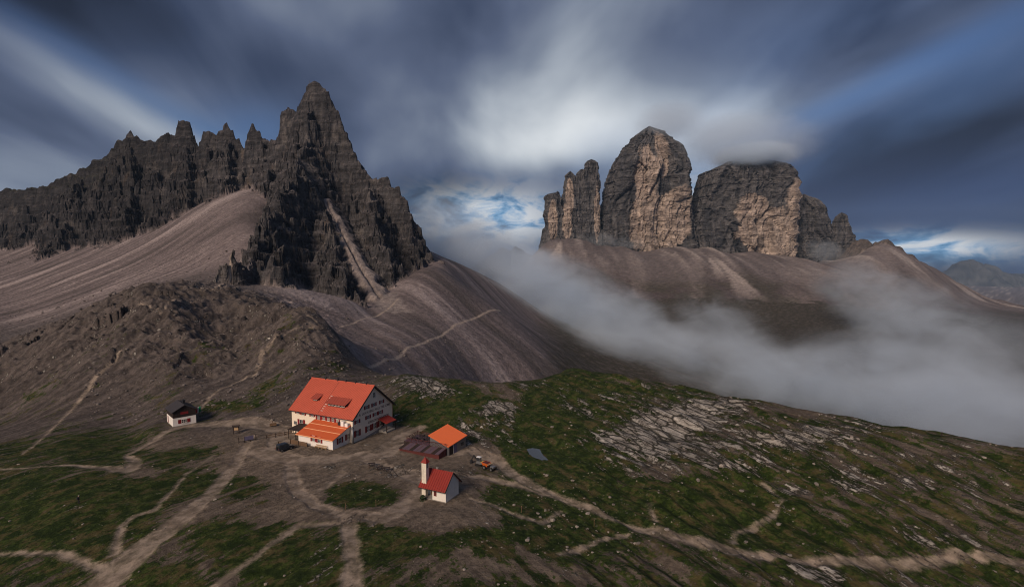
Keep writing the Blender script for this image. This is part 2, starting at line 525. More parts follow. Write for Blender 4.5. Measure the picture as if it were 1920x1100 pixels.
def mountain_h(x, y):
    """rock of the mountain: crests with steep flanks, fluted"""
    wx = x + 7 * fbm(x / 45, y / 45, 3, 70) + 2.5 * fbm(x / 12, y / 12, 3, 73)
    wy = y + 7 * fbm(x / 45, y / 45, 3, 76) + 2.5 * fbm(x / 12, y / 12, 3, 79)
    kk = 1.0 + 0.25 * ridged(x / 34, y / 44, 3, 82)
    h = ridge_max(wx, wy, crest(SMOOTH), 1.5 * kk)
    for b, k in ((BUT1, 1.45), (BUT1B, 1.2), (BUT2, 1.05), (BUT3, 1.2), (BUT4, 1.2), (BUT5, 1.2), (BUT6, 1.2), (BUT7, 1.3), (BUT8, 1.25), (BUT9, 1.25)):
        h = np.maximum(h, ridge_max(wx, wy, crest(b), k * kk))
    sx, sy = x + .3 * wx, y + .3 * wy
    gul = np.abs(perlin(sx / 52, sy / 95, 84)) + .35 * np.abs(perlin(sx / 19, sy / 33, 86))
    h = h + 14 * fbm(x / 60, y / 60, 2, 85) + 8 * ridged(sx / 30, sy / 30, 2, 88) - 3 - 15 * np.exp(-(gul / .11) ** 2) + 3.0 * ridged(sx / 11, sy / 11, 3, 91) + 1.6 * fbm(x / 3.5, y / 3.5, 2, 94)
    c1, e1 = cells(wx / 17, wy / 17, 1)
    c2, e2 = cells(wx / 6.5, wy / 6.5, 2)
    h = h + 13 * c1 + 6 * c2 - 3 * (1 - sst(e1, 0, .12))
    pin = ridge_max(x + 1.2 * fbm(x / 6, y / 6, 2, 96), y, crest(SKYL), 3.0)
    h = np.maximum(h, pin + 5 + np.minimum(0, 6 * fbm(x / 9, y / 9, 3, 97)))
    h = np.maximum(h, ridge_max(wx * .4 + x * .6, wy * .4 + y * .6, crest(SPIRE), 2.2 * kk))
    # nothing of the massif stands higher than its own skyline
    zt = np.array([(at_y(p[0], p[1], 100.0)[2] - CAM[2]) / 100.0 for p in SKYL])
    uk = np.array([at_y(p[0], p[1], 100.0)[0] / 100.0 for p in SKYL])
    cap = CAM[2] + y * np.interp(x / y, uk, zt, right=9.0)
    return np.minimum(h, cap)


def couloir(x, y):
    """distance to the gully line and the height of its floor"""
    best, zl = np.full(x.shape, 1e6, np.float32), np.zeros(x.shape, np.float32)
    P = crest(COUL)
    for a, b in zip(P[:-1], P[1:]):
        ab = b[:2] - a[:2]
        t = np.clip(((x - a[0]) * ab[0] + (y - a[1]) * ab[1]) / float(ab @ ab), 0, 1)
        d = np.hypot(x - a[0] - t * ab[0], y - a[1] - t * ab[1])
        m = d < best
        zl = np.where(m, a[2] + t * (b[2] - a[2]), zl)
        best = np.where(m, d, best)
    return best, zl


def knoll_h(x, y):
    wx = x + 2.5 * fbm(x / 14, y / 14, 4, 90)
    wy = y + 2.5 * fbm(x / 14, y / 14, 4, 93)
    h = ridge_max(wx, wy, crest(NOSE), 1.5)
    h = np.maximum(h, ridge_max(wx, wy, crest(OUT1), 1.9))
    return np.maximum(h, ridge_max(wx, wy, crest(KN1), 1.3))


def make_mesh(name, V, F, col=None, mat=None, smooth=False, kind=None, label=None, parent=None):
    """V (n,3), F (m,3|4) -> mesh object; col (n,3) becomes the colour attribute 'col'"""
    me = bpy.data.meshes.new(name)
    V = np.ascontiguousarray(V, np.float32)
    F = np.ascontiguousarray(F, np.int32)
    k = F.shape[1]
    me.vertices.add(len(V))
    me.vertices.foreach_set('co', V.ravel())
    me.loops.add(F.size)
    me.loops.foreach_set('vertex_index', F.ravel())
    me.polygons.add(len(F))
    me.polygons.foreach_set('loop_start', np.arange(0, F.size, k, dtype=np.int32))
    me.polygons.foreach_set('use_smooth', np.full(len(F), smooth, dtype=bool))
    me.update(calc_edges=True)
    if col is not None:
        at = me.color_attributes.new('col', 'FLOAT_COLOR', 'POINT')
        c4 = np.ones((len(V), 4), np.float32)
        c4[:, :3] = col
        at.data.foreach_set('color', c4.ravel())
    if mat:
        me.materials.append(mat)
    o = bpy.data.objects.new(name, me)
    C.objects.link(o)
    if kind:
        o['kind'] = kind
    if label:
        o['label'] = label
    if parent:
        o.parent = parent
    return o


def sub_mesh(V, F, sel, col):
    f = F[sel]
    ids, inv = np.unique(f, return_inverse=True)
    return V[ids], inv.reshape(f.shape), col[ids]


def land_material(name, fine, bump, rough=0.95, strata=0.0, spec=0.15):
    m = bpy.data.materials.new(name)
    m.use_nodes = True
    nb = NB(m.node_tree)
    bs = nb.n['Principled BSDF']
    at = nb.new('ShaderNodeAttribute', attribute_name='col')
    geo = nb.new('ShaderNodeNewGeometry')
    pos = geo.outputs['Position']
    n1 = nb.noise(pos, 1.0 / fine, 5, 0.62)
    n2 = nb.noise(pos, 3.4 / fine, 4, 0.6)
    f = nb.m('ADD', nb.m('MULTIPLY', nb.m('SUBTRACT', n1, 0.5), 1.5), nb.m('MULTIPLY', nb.m('SUBTRACT', n2, 0.5), 1.1))
    hgt = nb.m('ADD', n1, nb.m('MULTIPLY', n2, 0.35))
    if strata:
        sv = nb.comb(nb.m('MULTIPLY', nb.sep(pos)[0], 0.02), nb.m('MULTIPLY', nb.sep(pos)[1], 0.02), nb.m('MULTIPLY', nb.sep(pos)[2], strata))
        n3 = nb.noise(sv, 1.0, 4, 0.6)
        vv = nb.comb(nb.m('MULTIPLY', nb.sep(pos)[0], strata * .9), nb.m('MULTIPLY', nb.sep(pos)[1], strata * .9), nb.m('MULTIPLY', nb.sep(pos)[2], 0.03))
        n4 = nb.noise(vv, 1.0, 4, 0.6)
        f = nb.m('ADD', f, nb.m('MULTIPLY', nb.m('SUBTRACT', n3, 0.5), 2.2))
        f = nb.m('ADD', f, nb.m('MULTIPLY', nb.m('SUBTRACT', n4, 0.5), .7))
        hgt = nb.m('ADD', hgt, nb.m('ADD', nb.m('MULTIPLY', n3, 2.0), nb.m('MULTIPLY', n4, .8)))
    f = nb.m('ADD', nb.m('MAXIMUM', f, -0.72), 1.0)
    col = nb.v('MULTIPLY', at.outputs['Color'], nb.comb(f, f, f))
    nb.l.new(col, bs.inputs['Base Color'])
    bs.inputs['Roughness'].default_value = rough
    bs.inputs['Specular IOR Level'].default_value = spec
    bp = nb.new('ShaderNodeBump')
    bp.inputs['Strength'].default_value = 0.9
    bp.inputs['Distance'].default_value = bump
    nb.l.new(hgt, bp.inputs['Height'])
    nb.l.new(bp.outputs[0], bs.inputs['Normal'])
    return m




def ground_material():
    m = bpy.data.materials.new('turf_soil_and_stone')
    m.use_nodes = True
    nb = NB(m.node_tree)
    bs = nb.n['Principled BSDF']
    at = nb.new('ShaderNodeAttribute', attribute_name='col')
    ov = nb.new('ShaderNodeAttribute', attribute_name='over')
    om = nb.sep(ov.outputs['Vector'])
    wl = ov.outputs['Alpha']
    pos = nb.new('ShaderNodeNewGeometry').outputs['Position']
    x, y, z = nb.sep(pos)

    def strike(s, k):
        a = nb.m('ADD', nb.m('MULTIPLY', x, -s[1]), nb.m('MULTIPLY', y, s[0]))
        b = nb.m('ADD', nb.m('MULTIPLY', x, s[0]), nb.m('MULTIPLY', y, s[1]))
        return nb.comb(nb.m('DIVIDE', a, k), nb.m('DIVIDE', b, k * 4.0), nb.m('DIVIDE', z, k))
    mixv = lambda p, q: nb.m('ADD', nb.m('MULTIPLY', p, nb.m('SUBTRACT', 1.0, wl)), nb.m('MULTIPLY', q, wl))
    n1 = mixv(nb.noise(strike((.50, -.86), 2.6), 1.0, 6, .66), nb.noise(strike((-.56, -.83), 2.6), 1.0, 6, .66))
    n2 = mixv(nb.noise(strike((.50, -.86), 1.1), 1.0, 5, .7), nb.noise(strike((-.56, -.83), 1.1), 1.0, 5, .7))
    nf = nb.noise(pos, 1.3, 6, .72)
    ng = nb.noise(pos, 0.35, 3, .6)
    c0 = lambda n, k: nb.m('MULTIPLY', nb.m('SUBTRACT', n, 0.5), k)
    add = lambda *q: q[0] if len(q) == 1 else nb.m('ADD', q[0], add(*q[1:]))
    g = nb.step(add(om[0], c0(n1, 1.5), c0(nf, .9)), .46, .60)
    s = nb.step(add(om[1], c0(n1, -1.1), c0(n2, 1.0), c0(nf, .8)), .46, .58)
    p = nb.m('MULTIPLY', nb.step(add(om[2], c0(nf, .9), c0(n1, .9)), .25, .80), nb.m('ADD', .88, c0(ng, 1.0)), clamp=True)
    vo = nb.new('ShaderNodeTexVoronoi', feature='F1')
    nb.l.new(pos, vo.inputs['Vector'])
    vo.inputs['Scale'].default_value = .95
    peb = nb.m('MULTIPLY', nb.m('LESS_THAN', nb.m('ADD', vo.outputs['Distance'], c0(nf, .5)), nb.m('MULTIPLY', nb.sep(vo.outputs['Color'])[1], .3)), nb.m('GREATER_THAN', nb.sep(vo.outputs['Color'])[0], nb.m('ADD', .55, c0(ng, -1.6))))
    peb = nb.m('MULTIPLY', peb, nb.m('SUBTRACT', 1.0, nb.m('MULTIPLY', p, .8)))
    fac = lambda c, k: nb.v('MULTIPLY', c, nb.comb(k, k, k))
    kf = nb.m('MAXIMUM', nb.m('ADD', 1.0, add(c0(nf, 2.0), c0(n2, 1.0))), .25)
    grass = nb.mix(nb.step(add(ng, c0(nf, .6)), .35, .68), (.014, .025, .005), (.042, .060, .013))
    grass = nb.mix(nb.m('MULTIPLY', nb.step(add(n2, c0(ng, 1.1), c0(n1, .8)), .50, .70), .8), grass, (.072, .054, .026))
    grass = fac(grass, kf)
    stone = fac(nb.mix(nb.step(n2, .35, .65), (.17, .155, .14), (.37, .342, .305)), nb.m('MAXIMUM', nb.m('ADD', 1.0, c0(nf, 1.9)), .3))
    crack = nb.step(nb.m('ABSOLUTE', c0(n1, 1.0)), .0, .035)
    stone = nb.mix(crack, (.07, .06, .05), stone)
    jv = nb.new('ShaderNodeTexVoronoi', feature='DISTANCE_TO_EDGE')
    nb.l.new(nb.v('ADD', strike((.50, -.86), 1.5), nb.comb(c0(nf, .5), c0(n2, .5), 0.0)), jv.inputs['Vector'])
    jv.inputs['Scale'].default_value = .8
    joint = nb.step(jv.outputs['Distance'], .0, .09)
    jc = nb.new('ShaderNodeTexVoronoi', feature='F1')
    nb.l.new(nb.v('ADD', strike((.50, -.86), 1.5), nb.comb(c0(nf, .5), c0(n2, .5), 0.0)), jc.inputs['Vector'])
    jc.inputs['Scale'].default_value = .8
    tone = nb.m('ADD', .72, nb.m('MULTIPLY', nb.sep(jc.outputs['Color'])[0], .5))
    stone = fac(nb.mix(joint, (.045, .042, .032), stone), tone)
    path = fac(nb.mix(nb.step(add(ng, c0(n1, .7)), .35, .65), (.150, .119, .093), (.275, .222, .178)), nb.m('ADD', 1.0, add(c0(nf, .8), c0(n2, .5))))
    col = fac(at.outputs['Color'], kf)
    col = nb.mix(g, col, grass)
    col = nb.mix(s, col, stone)
    col = nb.mix(p, col, path)
    col = nb.mix(nb.m('MULTIPLY', peb, .22), col, (.21, .19, .165))
    nb.l.new(col, bs.inputs['Base Color'])
    bs.inputs['Roughness'].default_value = .95
    bs.inputs['Specular IOR Level'].default_value = .12
    bp = nb.new('ShaderNodeBump')
    bp.inputs['Strength'].default_value = 1.0
    bp.inputs['Distance'].default_value = .4
    nb.l.new(add(nb.m('MULTIPLY', nf, nb.m('SUBTRACT', 1.1, nb.m('MULTIPLY', p, .8))), nb.m('MULTIPLY', nb.m('MULTIPLY', s, joint), nb.m('ADD', .5, nb.m('MULTIPLY', tone, .8))), nb.m('MULTIPLY', peb, .3), nb.m('MULTIPLY', n2, .6)), bp.inputs['Height'])
    nb.l.new(bp.outputs[0], bs.inputs['Normal'])
    return m


MAT_GROUND = ground_material()
MAT_SCREE = land_material('scree', 3.2, 1.4)
MAT_ROCK = land_material('dolomite_rock', 5.0, 3.0, strata=0.16)
MAT_FAR = land_material('far_scree', 9.0, 2.0)
MAT_TOWER = land_material('tower_rock', 11.0, 8.0, strata=0.07)

# ---- trails and yards: photo pixels, width in metres at each point
TRAILS = [
    ([(470, 818), (440, 868), (405, 915), (360, 962), (290, 1015), (190, 1105)], [3.5, 4, 5, 5.5, 7, 9]),
    ([(330, 800), (400, 795), (470, 792), (530, 805), (520, 850)], [4, 7, 9, 10, 9]),
    ([(490, 845), (560, 862), (640, 858), (720, 848), (760, 815), (790, 800)], [10, 9, 8, 8, 6, 5]),
    ([(545, 870), (552, 915), (590, 950), (650, 968), (720, 972), (770, 945), (790, 915)], [5, 4.5, 4.5, 5, 6, 6, 6]),
    ([(745, 880), (770, 890), (790, 905)], [6, 5, 4]),
    ([(690, 860), (740, 880), (860, 887), (960, 907), (1050, 937), (1130, 962), (1200, 990), (1290, 1018)], [6, 4, 3, 2.6, 2.4, 2.4, 2.4, 2.6]),
    ([(845, 852), (880, 842), (925, 858), (962, 890), (1000, 912), (1080, 944), (1160, 973), (1240, 996), (1290, 1015), (1380, 1034), (1500, 1047), (1620, 1052), (1720, 1050), (1790, 1036), (1850, 1038), (1960, 1056), (2040, 1075)], [4, 6, 6.5, 4.5, 3.2, 2.8, 3, 3.6, 4.2, 4, 3.6, 3.2, 3.2, 3.4, 3.2, 3, 3]),
    ([(650, 970), (655, 1010), (662, 1055), (655, 1110)], [5, 4, 4.5, 5.5]),
    ([(580, 925), (612, 912), (640, 885)], [1.6, 1.8, 3]),
    ([(640, 985), (560, 985), (480, 1040), (390, 1110)], [2.5, 2.5, 2.4, 3]),
    ([(-120, 880), (0, 876), (100, 871), (190, 872), (240, 880), (255, 862), (235, 850), (310, 812), (340, 800)], [1.2, 1.2, 1.5, 3, 5, 4, 2, 3, 4]),
    ([(215, 1040), (228, 990), (250, 972), (290, 958), (325, 915), (350, 885), (400, 852)], [2.5, 1.8, 1.3, 1.1, 1.0, .9, 1.0]),
    ([(0, 1040), (110, 1040), (170, 1065), (210, 1075)], [2, 2, 2, 3]),
    ([(375, 765), (385, 750), (410, 732), (480, 703), (492, 678), (530, 648), (580, 622), (592, 608), (575, 604)], [1.6, 1.6, 1.8, 2.0, 2.6, 2, 2.2, 2.6, 2]),
    ([(360, 585), (375, 572), (405, 553), (440, 528), (455, 515)], [2, 2, 2.4, 2.4, 2]),
    ([(245, 595), (300, 612), (325, 590), (360, 585)], [1.4, 1.4, 1.4, 1.6]),
    ([(225, 675), (180, 718), (130, 770), (90, 810), (40, 850)], [1.8, 2.2, 2.0, 1.6, .8]),
    ([(1432, 905), (1470, 938), (1440, 968), (1380, 992), (1374, 1012)], [1, 1.2, 1.2, 1.3, 1.4]),
    ([(1215, 935), (1230, 975)], [1, 1]),
    ([(1815, 905), (1860, 935), (1925, 968)], [1, 1.2, 1.5]),
    ([(1050, 960), (1020, 985), (980, 975), (930, 950), (880, 935)], [1.2, 1.5, 1.5, 1.5, 1.5]),
    ([(1050, 1040), (1130, 1010), (1180, 1000)], [1.5, 1.5, 1.5]),
    ([(688, 690, 250), (760, 655, 320), (850, 612, 440), (890, 596, 495), (937, 578, 560)], [2.0, 2.2, 2.6, 2.8, 3.0]),
    ([(640, 612, 360), (700, 592, 425), (722, 580, 450), (748, 564, 490)], [1.8, 2, 2.2, 2]),
]
BLOBS = {   # photo pixel, half sizes in pixels, weight
    'grass': [(70, 950, 150, 55, .8), (240, 915, 90, 35, .6), (410, 852, 70, 22, .7), (674, 925, 58, 30, 1.1), (445, 895, 60, 14, .9), (720, 1008, 75, 24, 1), (535, 1060, 70, 48, .9), (420, 1005, 80, 26, .6), (300, 1088, 70, 22, .8), (805, 772, 70, 28, 1), (860, 742, 55, 16, .8), (430, 762, 55, 10, .9), (1010, 845, 70, 40, .7), (1300, 935, 200, 45, .8), (700, 880, 40, 10, .9), (600, 905, 20, 10, .7), (780, 855, 50, 8, .9), (1120, 900, 60, 30, .6), (970, 945, 70, 18, .6), (350, 895, 50, 18, .6), (180, 810, 110, 30, .7), (1000, 790, 60, 20, .5), (1080, 700, 60, 12, .9), (250, 1000, 40, 14, .6), (1500, 1000, 200, 30, .4), (1080, 1010, 60, 25, .6), (560, 700, 90, 18, .7), (540, 615, 14, 8, .8)],
    'bare': [(660, 860, 200, 40, .5), (500, 830, 120, 40, .5), (860, 900, 120, 16, .4), (620, 960, 110, 16, .5), (480, 795, 110, 32, 1.1), (620, 855, 190, 30, 1.1), (560, 900, 80, 30, .6), (730, 860, 70, 24, .7), (800, 975, 110, 24, .8), (900, 960, 60, 24, .8), (960, 1060, 140, 50, .7), (560, 930, 40, 26, .8), (820, 930, 60, 20, .8), (380, 960, 60, 30, .4), (500, 960, 60, 20, .5), (260, 885, 60, 14, .5), (310, 830, 60, 12, .6), (740, 815, 40, 14, 1), (900, 850, 40, 18, .9), (760, 830, 40, 12, .6)],
    'rock': [(790, 712, 70, 12, .9), (900, 722, 60, 9, .7), (870, 800, 40, 14, .6), (960, 800, 40, 14, .6), (1060, 770, 70, 14, .6), (1250, 810, 60, 40, .5), (1360, 760, 90, 16, .7), (1500, 830, 90, 20, .7), (1560, 800, 90, 14, .6), (1730, 860, 120, 14, .6), (1450, 920, 60, 10, .4), (1190, 830, 85, 52, 1.0), (1290, 770, 100, 22, .8), (1430, 800, 130, 24, .5), (1650, 900, 170, 26, .6), (940, 765, 38, 13, 1.1), (825, 735, 30, 18, .8), (750, 716, 60, 12, .9), (990, 840, 30, 20, .4), (1010, 722, 60, 9, .7), (1110, 752, 90, 18, .5), (620, 872, 14, 10, 1.0), (140, 955, 24, 12, 1.0), (780, 880, 60, 10, .5), (870, 885, 60, 10, .5), (1380, 870, 60, 16, .9), (1100, 815, 40, 25, .3), (1330, 845, 40, 20, .6), (900, 830, 30, 14, .4), (1760, 1000, 120, 20, .5), (1600, 1075, 160, 20, .5)],
}


def blob_sum(kind, x, y):
    s = np.zeros(x.shape, np.float32)
    for (px, py, rx, ry, w) in BLOBS[kind]:
        c = np.array(on_ground(px, py))
        e1 = np.array(on_ground(px + rx, py)) - c
        a, b = on_ground(px, py - ry), on_ground(px, py + ry)
        e2 = (np.array(a) - np.array(b)) / 2
        M = np.linalg.inv(np.stack([e1, e2], 1))
        dx, dy = x - c[0], y - c[1]
        r2 = (M[0, 0] * dx + M[0, 1] * dy) ** 2 + (M[1, 0] * dx + M[1, 1] * dy) ** 2
        s += w * np.exp(-np.minimum(r2, 30) ** 1.5 * 0.7)
    return s


def trail_mask(x, y):
    m = np.full(x.shape, -9.0, np.float32)            # signed: >0 inside, in metres
    wob = 0.55 * fbm(x / 3.2, y / 3.2, 3, 120) + 0.8 * fbm(x / 11, y / 11, 2, 124)
    for pts, ws in TRAILS:
        P = np.array([on_ground(*p) if len(p) == 2 else at_y(*p)[:2] for p in pts], np.float32)
        lo, hi = P.min(0) - 14, P.max(0) + 14
        sel = np.nonzero((x > lo[0]) & (x < hi[0]) & (y > lo[1]) & (y < hi[1]))
        xs, ys_ = x[sel], y[sel]
        best = np.full(xs.shape, -9.0, np.float32)
        for a, b, wa, wb in zip(P[:-1], P[1:], ws[:-1], ws[1:]):
            ab = b - a
            t = np.clip(((xs - a[0]) * ab[0] + (ys_ - a[1]) * ab[1]) / (float(ab @ ab) + 1e-6), 0, 1)
            d = np.hypot(xs - a[0] - t * ab[0], ys_ - a[1] - t * ab[1])
            w = (wa + (wb - wa) * t) * np.float32(.7)
            np.maximum(best, w / 2 + wob[sel] * np.minimum(0.35 + w * 0.12, 1.1) - d, out=best)
        m[sel] = np.maximum(m[sel], best)
    return m


def fall_streaks(X, Y, gx, gy, us, Ys, scale, seed, step, n):
    """noise smeared along the fall line, as scree runs"""
    px, py = X.copy(), Y.copy()
    acc = np.zeros_like(X)
    gl = np.sqrt(gx * gx + gy * gy) + 1e-6
    gx, gy = gx / gl, gy / gl
    du = us[1] - us[0]
    for i in range(n):
        acc += perlin(px / scale, py / scale, seed)
        c = np.clip(((px / py) - us[0]) / du, 0, len(us) - 1).astype(np.int32)
        r = np.clip(np.searchsorted(Ys, py), 0, len(Ys) - 1)
        px = px + gx[r, c] * step
        py = py + gy[r, c] * step
    return acc / math.sqrt(n) / .62


def rgb(*c):
    return np.array(c, np.float32)


def build_land():
    NC = 1060
    us = np.linspace(-1.15, 1.15, NC)
    segs = [(40, 70, 3.0), (70, 115, .36), (115, 240, .44), (240, 420, .95), (420, 700, 1.35), (700, 1030, 1.65), (1030, 1420, 7.0)]
    Ys = np.concatenate([np.arange(a, b, s) for a, b, s in segs] + [[1420.0]])
    U, Y = np.meshgrid(us, Ys)
    X = (U * Y).astype(np.float32)
    Y = Y.astype(np.float32)
    base_s = base_h(X, Y)
    Z = ground_h(X, Y, base_s)
    # knoll rocks
    rock = np.zeros(X.shape, np.float32)
    r0 = np.searchsorted(Ys, 195)
    r1 = np.searchsorted(Ys, 300)
    kh = knoll_h(X[r0:r1], Y[r0:r1])
    d = kh - Z[r0:r1]
    rock[r0:r1] = np.maximum(rock[r0:r1], sst(d, -.3, 1.0) * .9)
    Z[r0:r1] = np.maximum(Z[r0:r1], kh)
    # mountain
    r2 = np.searchsorted(Ys, 330)
    xs, ys_ = X[r2:], Y[r2:]
    scree = Z[r2:].copy()
    mh = mountain_h(xs, ys_)
    # ledges
    mh = mh + 3.2 * np.sin(mh * (2 * np.pi / 15.0) + 6 * fbm(xs / 50, ys_ / 50, 3, 130)) + .9 * np.sin(mh * (2 * np.pi / 6.1) + 7 * fbm(xs / 30, ys_ / 30, 3, 133))
    cd, cz = couloir(xs + 5 * fbm(xs / 24, ys_ / 24, 3, 135), ys_)
    cwid = (5.0 + 6.5 * sst(-cz, -110, -10)) * (1 + .7 * fbm(xs / 16, ys_ / 16, 3, 138))
    co = np.maximum(cd - cwid * .6, 0)
    mh = np.where(cd < 40, np.maximum(np.minimum(mh, cz + co * 1.5), cz - co * 1.0), mh)
    # the rib in front stays below the gully floor behind it
    cu = np.array([at_y(*p)[0] / p[2] for p in COUL])
    ce = np.array([(at_y(p[0], p[1] + 9, p[2])[2] - CAM[2]) / p[2] for p in COUL])
    uq = xs / ys_
    inb = (uq > cu[0]) & (uq < cu[-1]) & (ys_ < np.interp(uq, cu, [p[2] for p in COUL]) - 4)
    mh = np.where(inb, np.minimum(mh, CAM[2] + ys_ * np.interp(uq, cu, ce) - 1.5 + 1.5 * fbm(xs / 7, ys_ / 7, 2, 137)), mh)
    cm = 1 - sst(cd, cwid * .75, cwid * 1.15)
    rr = sst(mh - scree, -1.5, 3.0) * (1 - cm)
    rock[r2:] = np.maximum(rock[r2:], rr)
    Z[r2:] = np.maximum(scree, mh)
    # craggy jitter on rock
    k = rr
    gully = np.zeros(X.shape, np.float32)
    gully[r2:] = cm
    X[r2:] += k * (1.6 * perlin(Z[r2:] / 7 + xs / 23, ys_ / 9, 140) + .8 * perlin(Z[r2:] / 2.7, xs / 5, 143))
    Z[r2:] += k * 1.2 * fbm(xs / 5, ys_ / 5, 2, 146)
    P = np.stack([X, Y, Z], -1)
    gv, gu = np.gradient(P, axis=0), np.gradient(P, axis=1)
    N = np.cross(gu, gv)
    nz = np.abs(N[..., 2]) / (np.linalg.norm(N, axis=-1) + 1e-9)

    # ---- colours (base colours of turf, soil, stone)
    x, y = (U * Y).astype(np.float32), Y
    u = U.astype(np.float32)
    wl = sst(-u, 0.0, 0.25)
    aR, bR = aniso(x, y, S_R, 2.4, 12.0)
    aL, bL = aniso(x, y, S_L, 2.6, 12.0)
    an = fbm(aR, bR, 5, 150, .58) * (1 - wl) + fbm(aL, bL, 5, 155, .58) * wl
    an2 = fbm(aR * 2.1, bR * 1.6, 4, 160, .6) * (1 - wl) + fbm(aL * 2.1, bL * 1.6, 4, 165, .6) * wl
    big = fbm(x / 26, y / 26, 4, 170)
    fine = fbm(x / 1.6, y / 1.6, 3, 174)
    near = y < 330
    gb, bb, rb = (np.where(near, blob_sum(k, x, y), 0) for k in ('grass', 'bare', 'rock'))
    hill = sst(u, -.02, .12)
    grass_m = .56 + .08 * wl + .45 * gb - .70 * bb + .40 * an + .26 * big
    stone_m = .19 - .05 * (1 - hill) + .33 * rb - .12 * gb + .26 * an2 + .20 * big + .10 * hill
    col = lerp(rgb(.085, .068, .055), rgb(.205, .164, .132), sst(an2 + fine * .6, -.5, .6))
    col = lerp(col, lerp(rgb(.150, .118, .090), rgb(.27, .215, .168), sst(an2 + fine * .6, -.6, .6)), np.clip(bb, 0, 1) * .75)
    # left slopes behind the meadow: brown rubble with turf
    slope = sst(-u + .06 * big, .12, .30) * sst(y + 14 * big, 166, 190)
    slope = np.clip(slope + sst(-u, .32, .5) * sst(y + 6 * big, 148, 166), 0, 1)
    rubble = lerp(rgb(.072, .060, .055), rgb(.16, .132, .120), sst(fbm(aL * .9, bL * .35, 4, 180) + .5 * fine, -.45, .5))
    rubble = lerp(rubble, rgb(.24, .21, .19), sst(fine + .4 * an2, .45, .7) * .8)
    grass_m = grass_m * (1 - slope) + slope * (.30 + .40 * gb + .42 * big + .25 * an - .3 * sst(y, 215, 260))
    stone_m = stone_m * (1 - slope) + slope * (.16 + .22 * rb + .30 * an2 + .25 * sst(.78 - nz, 0, .25))
    col = lerp(col, rubble, slope)
    # scree
    sw = np.clip(sst(y + 22 * big, 232, 262) * sst(u + .03 * big, -.315, -.27) + sst(y + 35 * big, 300, 350), 0, 1)
    lw = sst(-u, .36, .48)
    r3 = np.searchsorted(Ys, 225)
    Pb = np.stack([x[r3:], y[r3:], base_s[r3:]], -1)
    Nb = np.cross(np.gradient(Pb, axis=1), np.gradient(Pb, axis=0))
    gx, gy = -Nb[..., 0] / Nb[..., 2], -Nb[..., 1] / Nb[..., 2]
    stx, stb = np.zeros_like(x), np.zeros_like(x)
    fs = lambda sc, sd, st_, n: fall_streaks(x[r3:], y[r3:], gx, gy, us, Ys[r3:], sc, sd, st_, n)
    stx[r3:] = .55 * fs(3.0, 190, 4.0, 12) + .5 * fs(9.0, 192, 7.0, 16)
    stb[r3:] = .6 * fs(22.0, 195, 9.0, 18) + .45 * fs(55.0, 197, 14.0, 10)
    rub = fbm(x / 6, y / 6, 4, 186, .65)
    ac, al = x * .83 + y * .56, x * .56 - y * .83            # runs of the right flank
    wr = sst(u, -.33, -.27) * .8
    stx = stx * (1 - wr) + wr * 1.5 * fbm(ac / 7, al / 240, 4, 188, .6)
    stb = stb * (1 - wr) + wr * 2.3 * fbm(ac / 26, al / 420, 3, 189, .55)
    scr = lerp(rgb(.120, .098, .098), rgb(.285, .232, .226), sst(.8 * stx + .6 * rub + .25 * stb, -.8, .9))
    scr = lerp(scr, rgb(.43, .36, .345), sst(.55 * stx + stb + .3 * rub, .25, 1.1) * .8)
    scr = lerp(scr, rgb(.088, .076, .070), sst(-stb + .3 * fine + .4 * rub, .35, 1.0) * .65)
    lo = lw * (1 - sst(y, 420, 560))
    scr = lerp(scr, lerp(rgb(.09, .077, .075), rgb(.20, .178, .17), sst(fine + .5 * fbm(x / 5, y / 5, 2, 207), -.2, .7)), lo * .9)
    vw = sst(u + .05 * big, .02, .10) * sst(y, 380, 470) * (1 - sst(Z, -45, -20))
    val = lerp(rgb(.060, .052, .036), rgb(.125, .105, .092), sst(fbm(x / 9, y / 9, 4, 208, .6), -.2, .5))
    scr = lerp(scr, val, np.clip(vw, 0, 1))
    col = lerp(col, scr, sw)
    # rock
    vs = fbm(x / 7, y / 7, 4, 210, .6)
    band = fbm(x / 90, Z / 7.0, 3, 222, .6)
    patch = fbm(x / 38 + Z / 90, y / 60 + Z / 50, 4, 218)
    rk = lerp(rgb(.040, .039, .042), rgb(.130, .119, .115), sst(.7 * vs + .5 * band + .3 * fbm(x / 50, y / 50, 3, 214), -.55, .6))
    rk = lerp(rk, rgb(.255, .222, .198), sst(patch + .35 * vs + .2 * band, .20, .50) * .75)
    rk = lerp(rk, rgb(.235, .170, .120), sst(fbm(x / 22, Z / 40, 4, 226) + .2 * band, .30, .55) * .6)
    rk = lerp(rk, rgb(.190, .165, .158), sst(nz, .52, .70) * .85)
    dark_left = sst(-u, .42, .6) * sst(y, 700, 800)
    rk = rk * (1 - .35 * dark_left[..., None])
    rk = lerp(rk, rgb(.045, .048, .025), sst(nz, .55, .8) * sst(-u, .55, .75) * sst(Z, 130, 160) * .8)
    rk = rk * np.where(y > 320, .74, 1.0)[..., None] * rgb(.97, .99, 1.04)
    rkmask = np.clip(rock, 0, 1)
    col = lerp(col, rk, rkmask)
    col = lerp(col, lerp(rgb(.20, .168, .158), rgb(.36, .305, .285), sst(rub + .4 * fine, -.5, .5)), gully)
    # trails
    tm = np.full(X.shape, -9.0, np.float32)
    rT = np.searchsorted(Ys, 620)
    tm[:rT] = trail_mask(x[:rT], y[:rT])
    col = lerp(col, rgb(.46, .375, .31), sw * sst(tm, -.5, .5))
    keep = (1 - sw) * (1 - rkmask * (y > 320))
    over = np.stack([grass_m * keep, stone_m * keep, np.clip(.5 + tm * .45, -.5, 1.3) * (1 - sw) - sw, wl], -1)
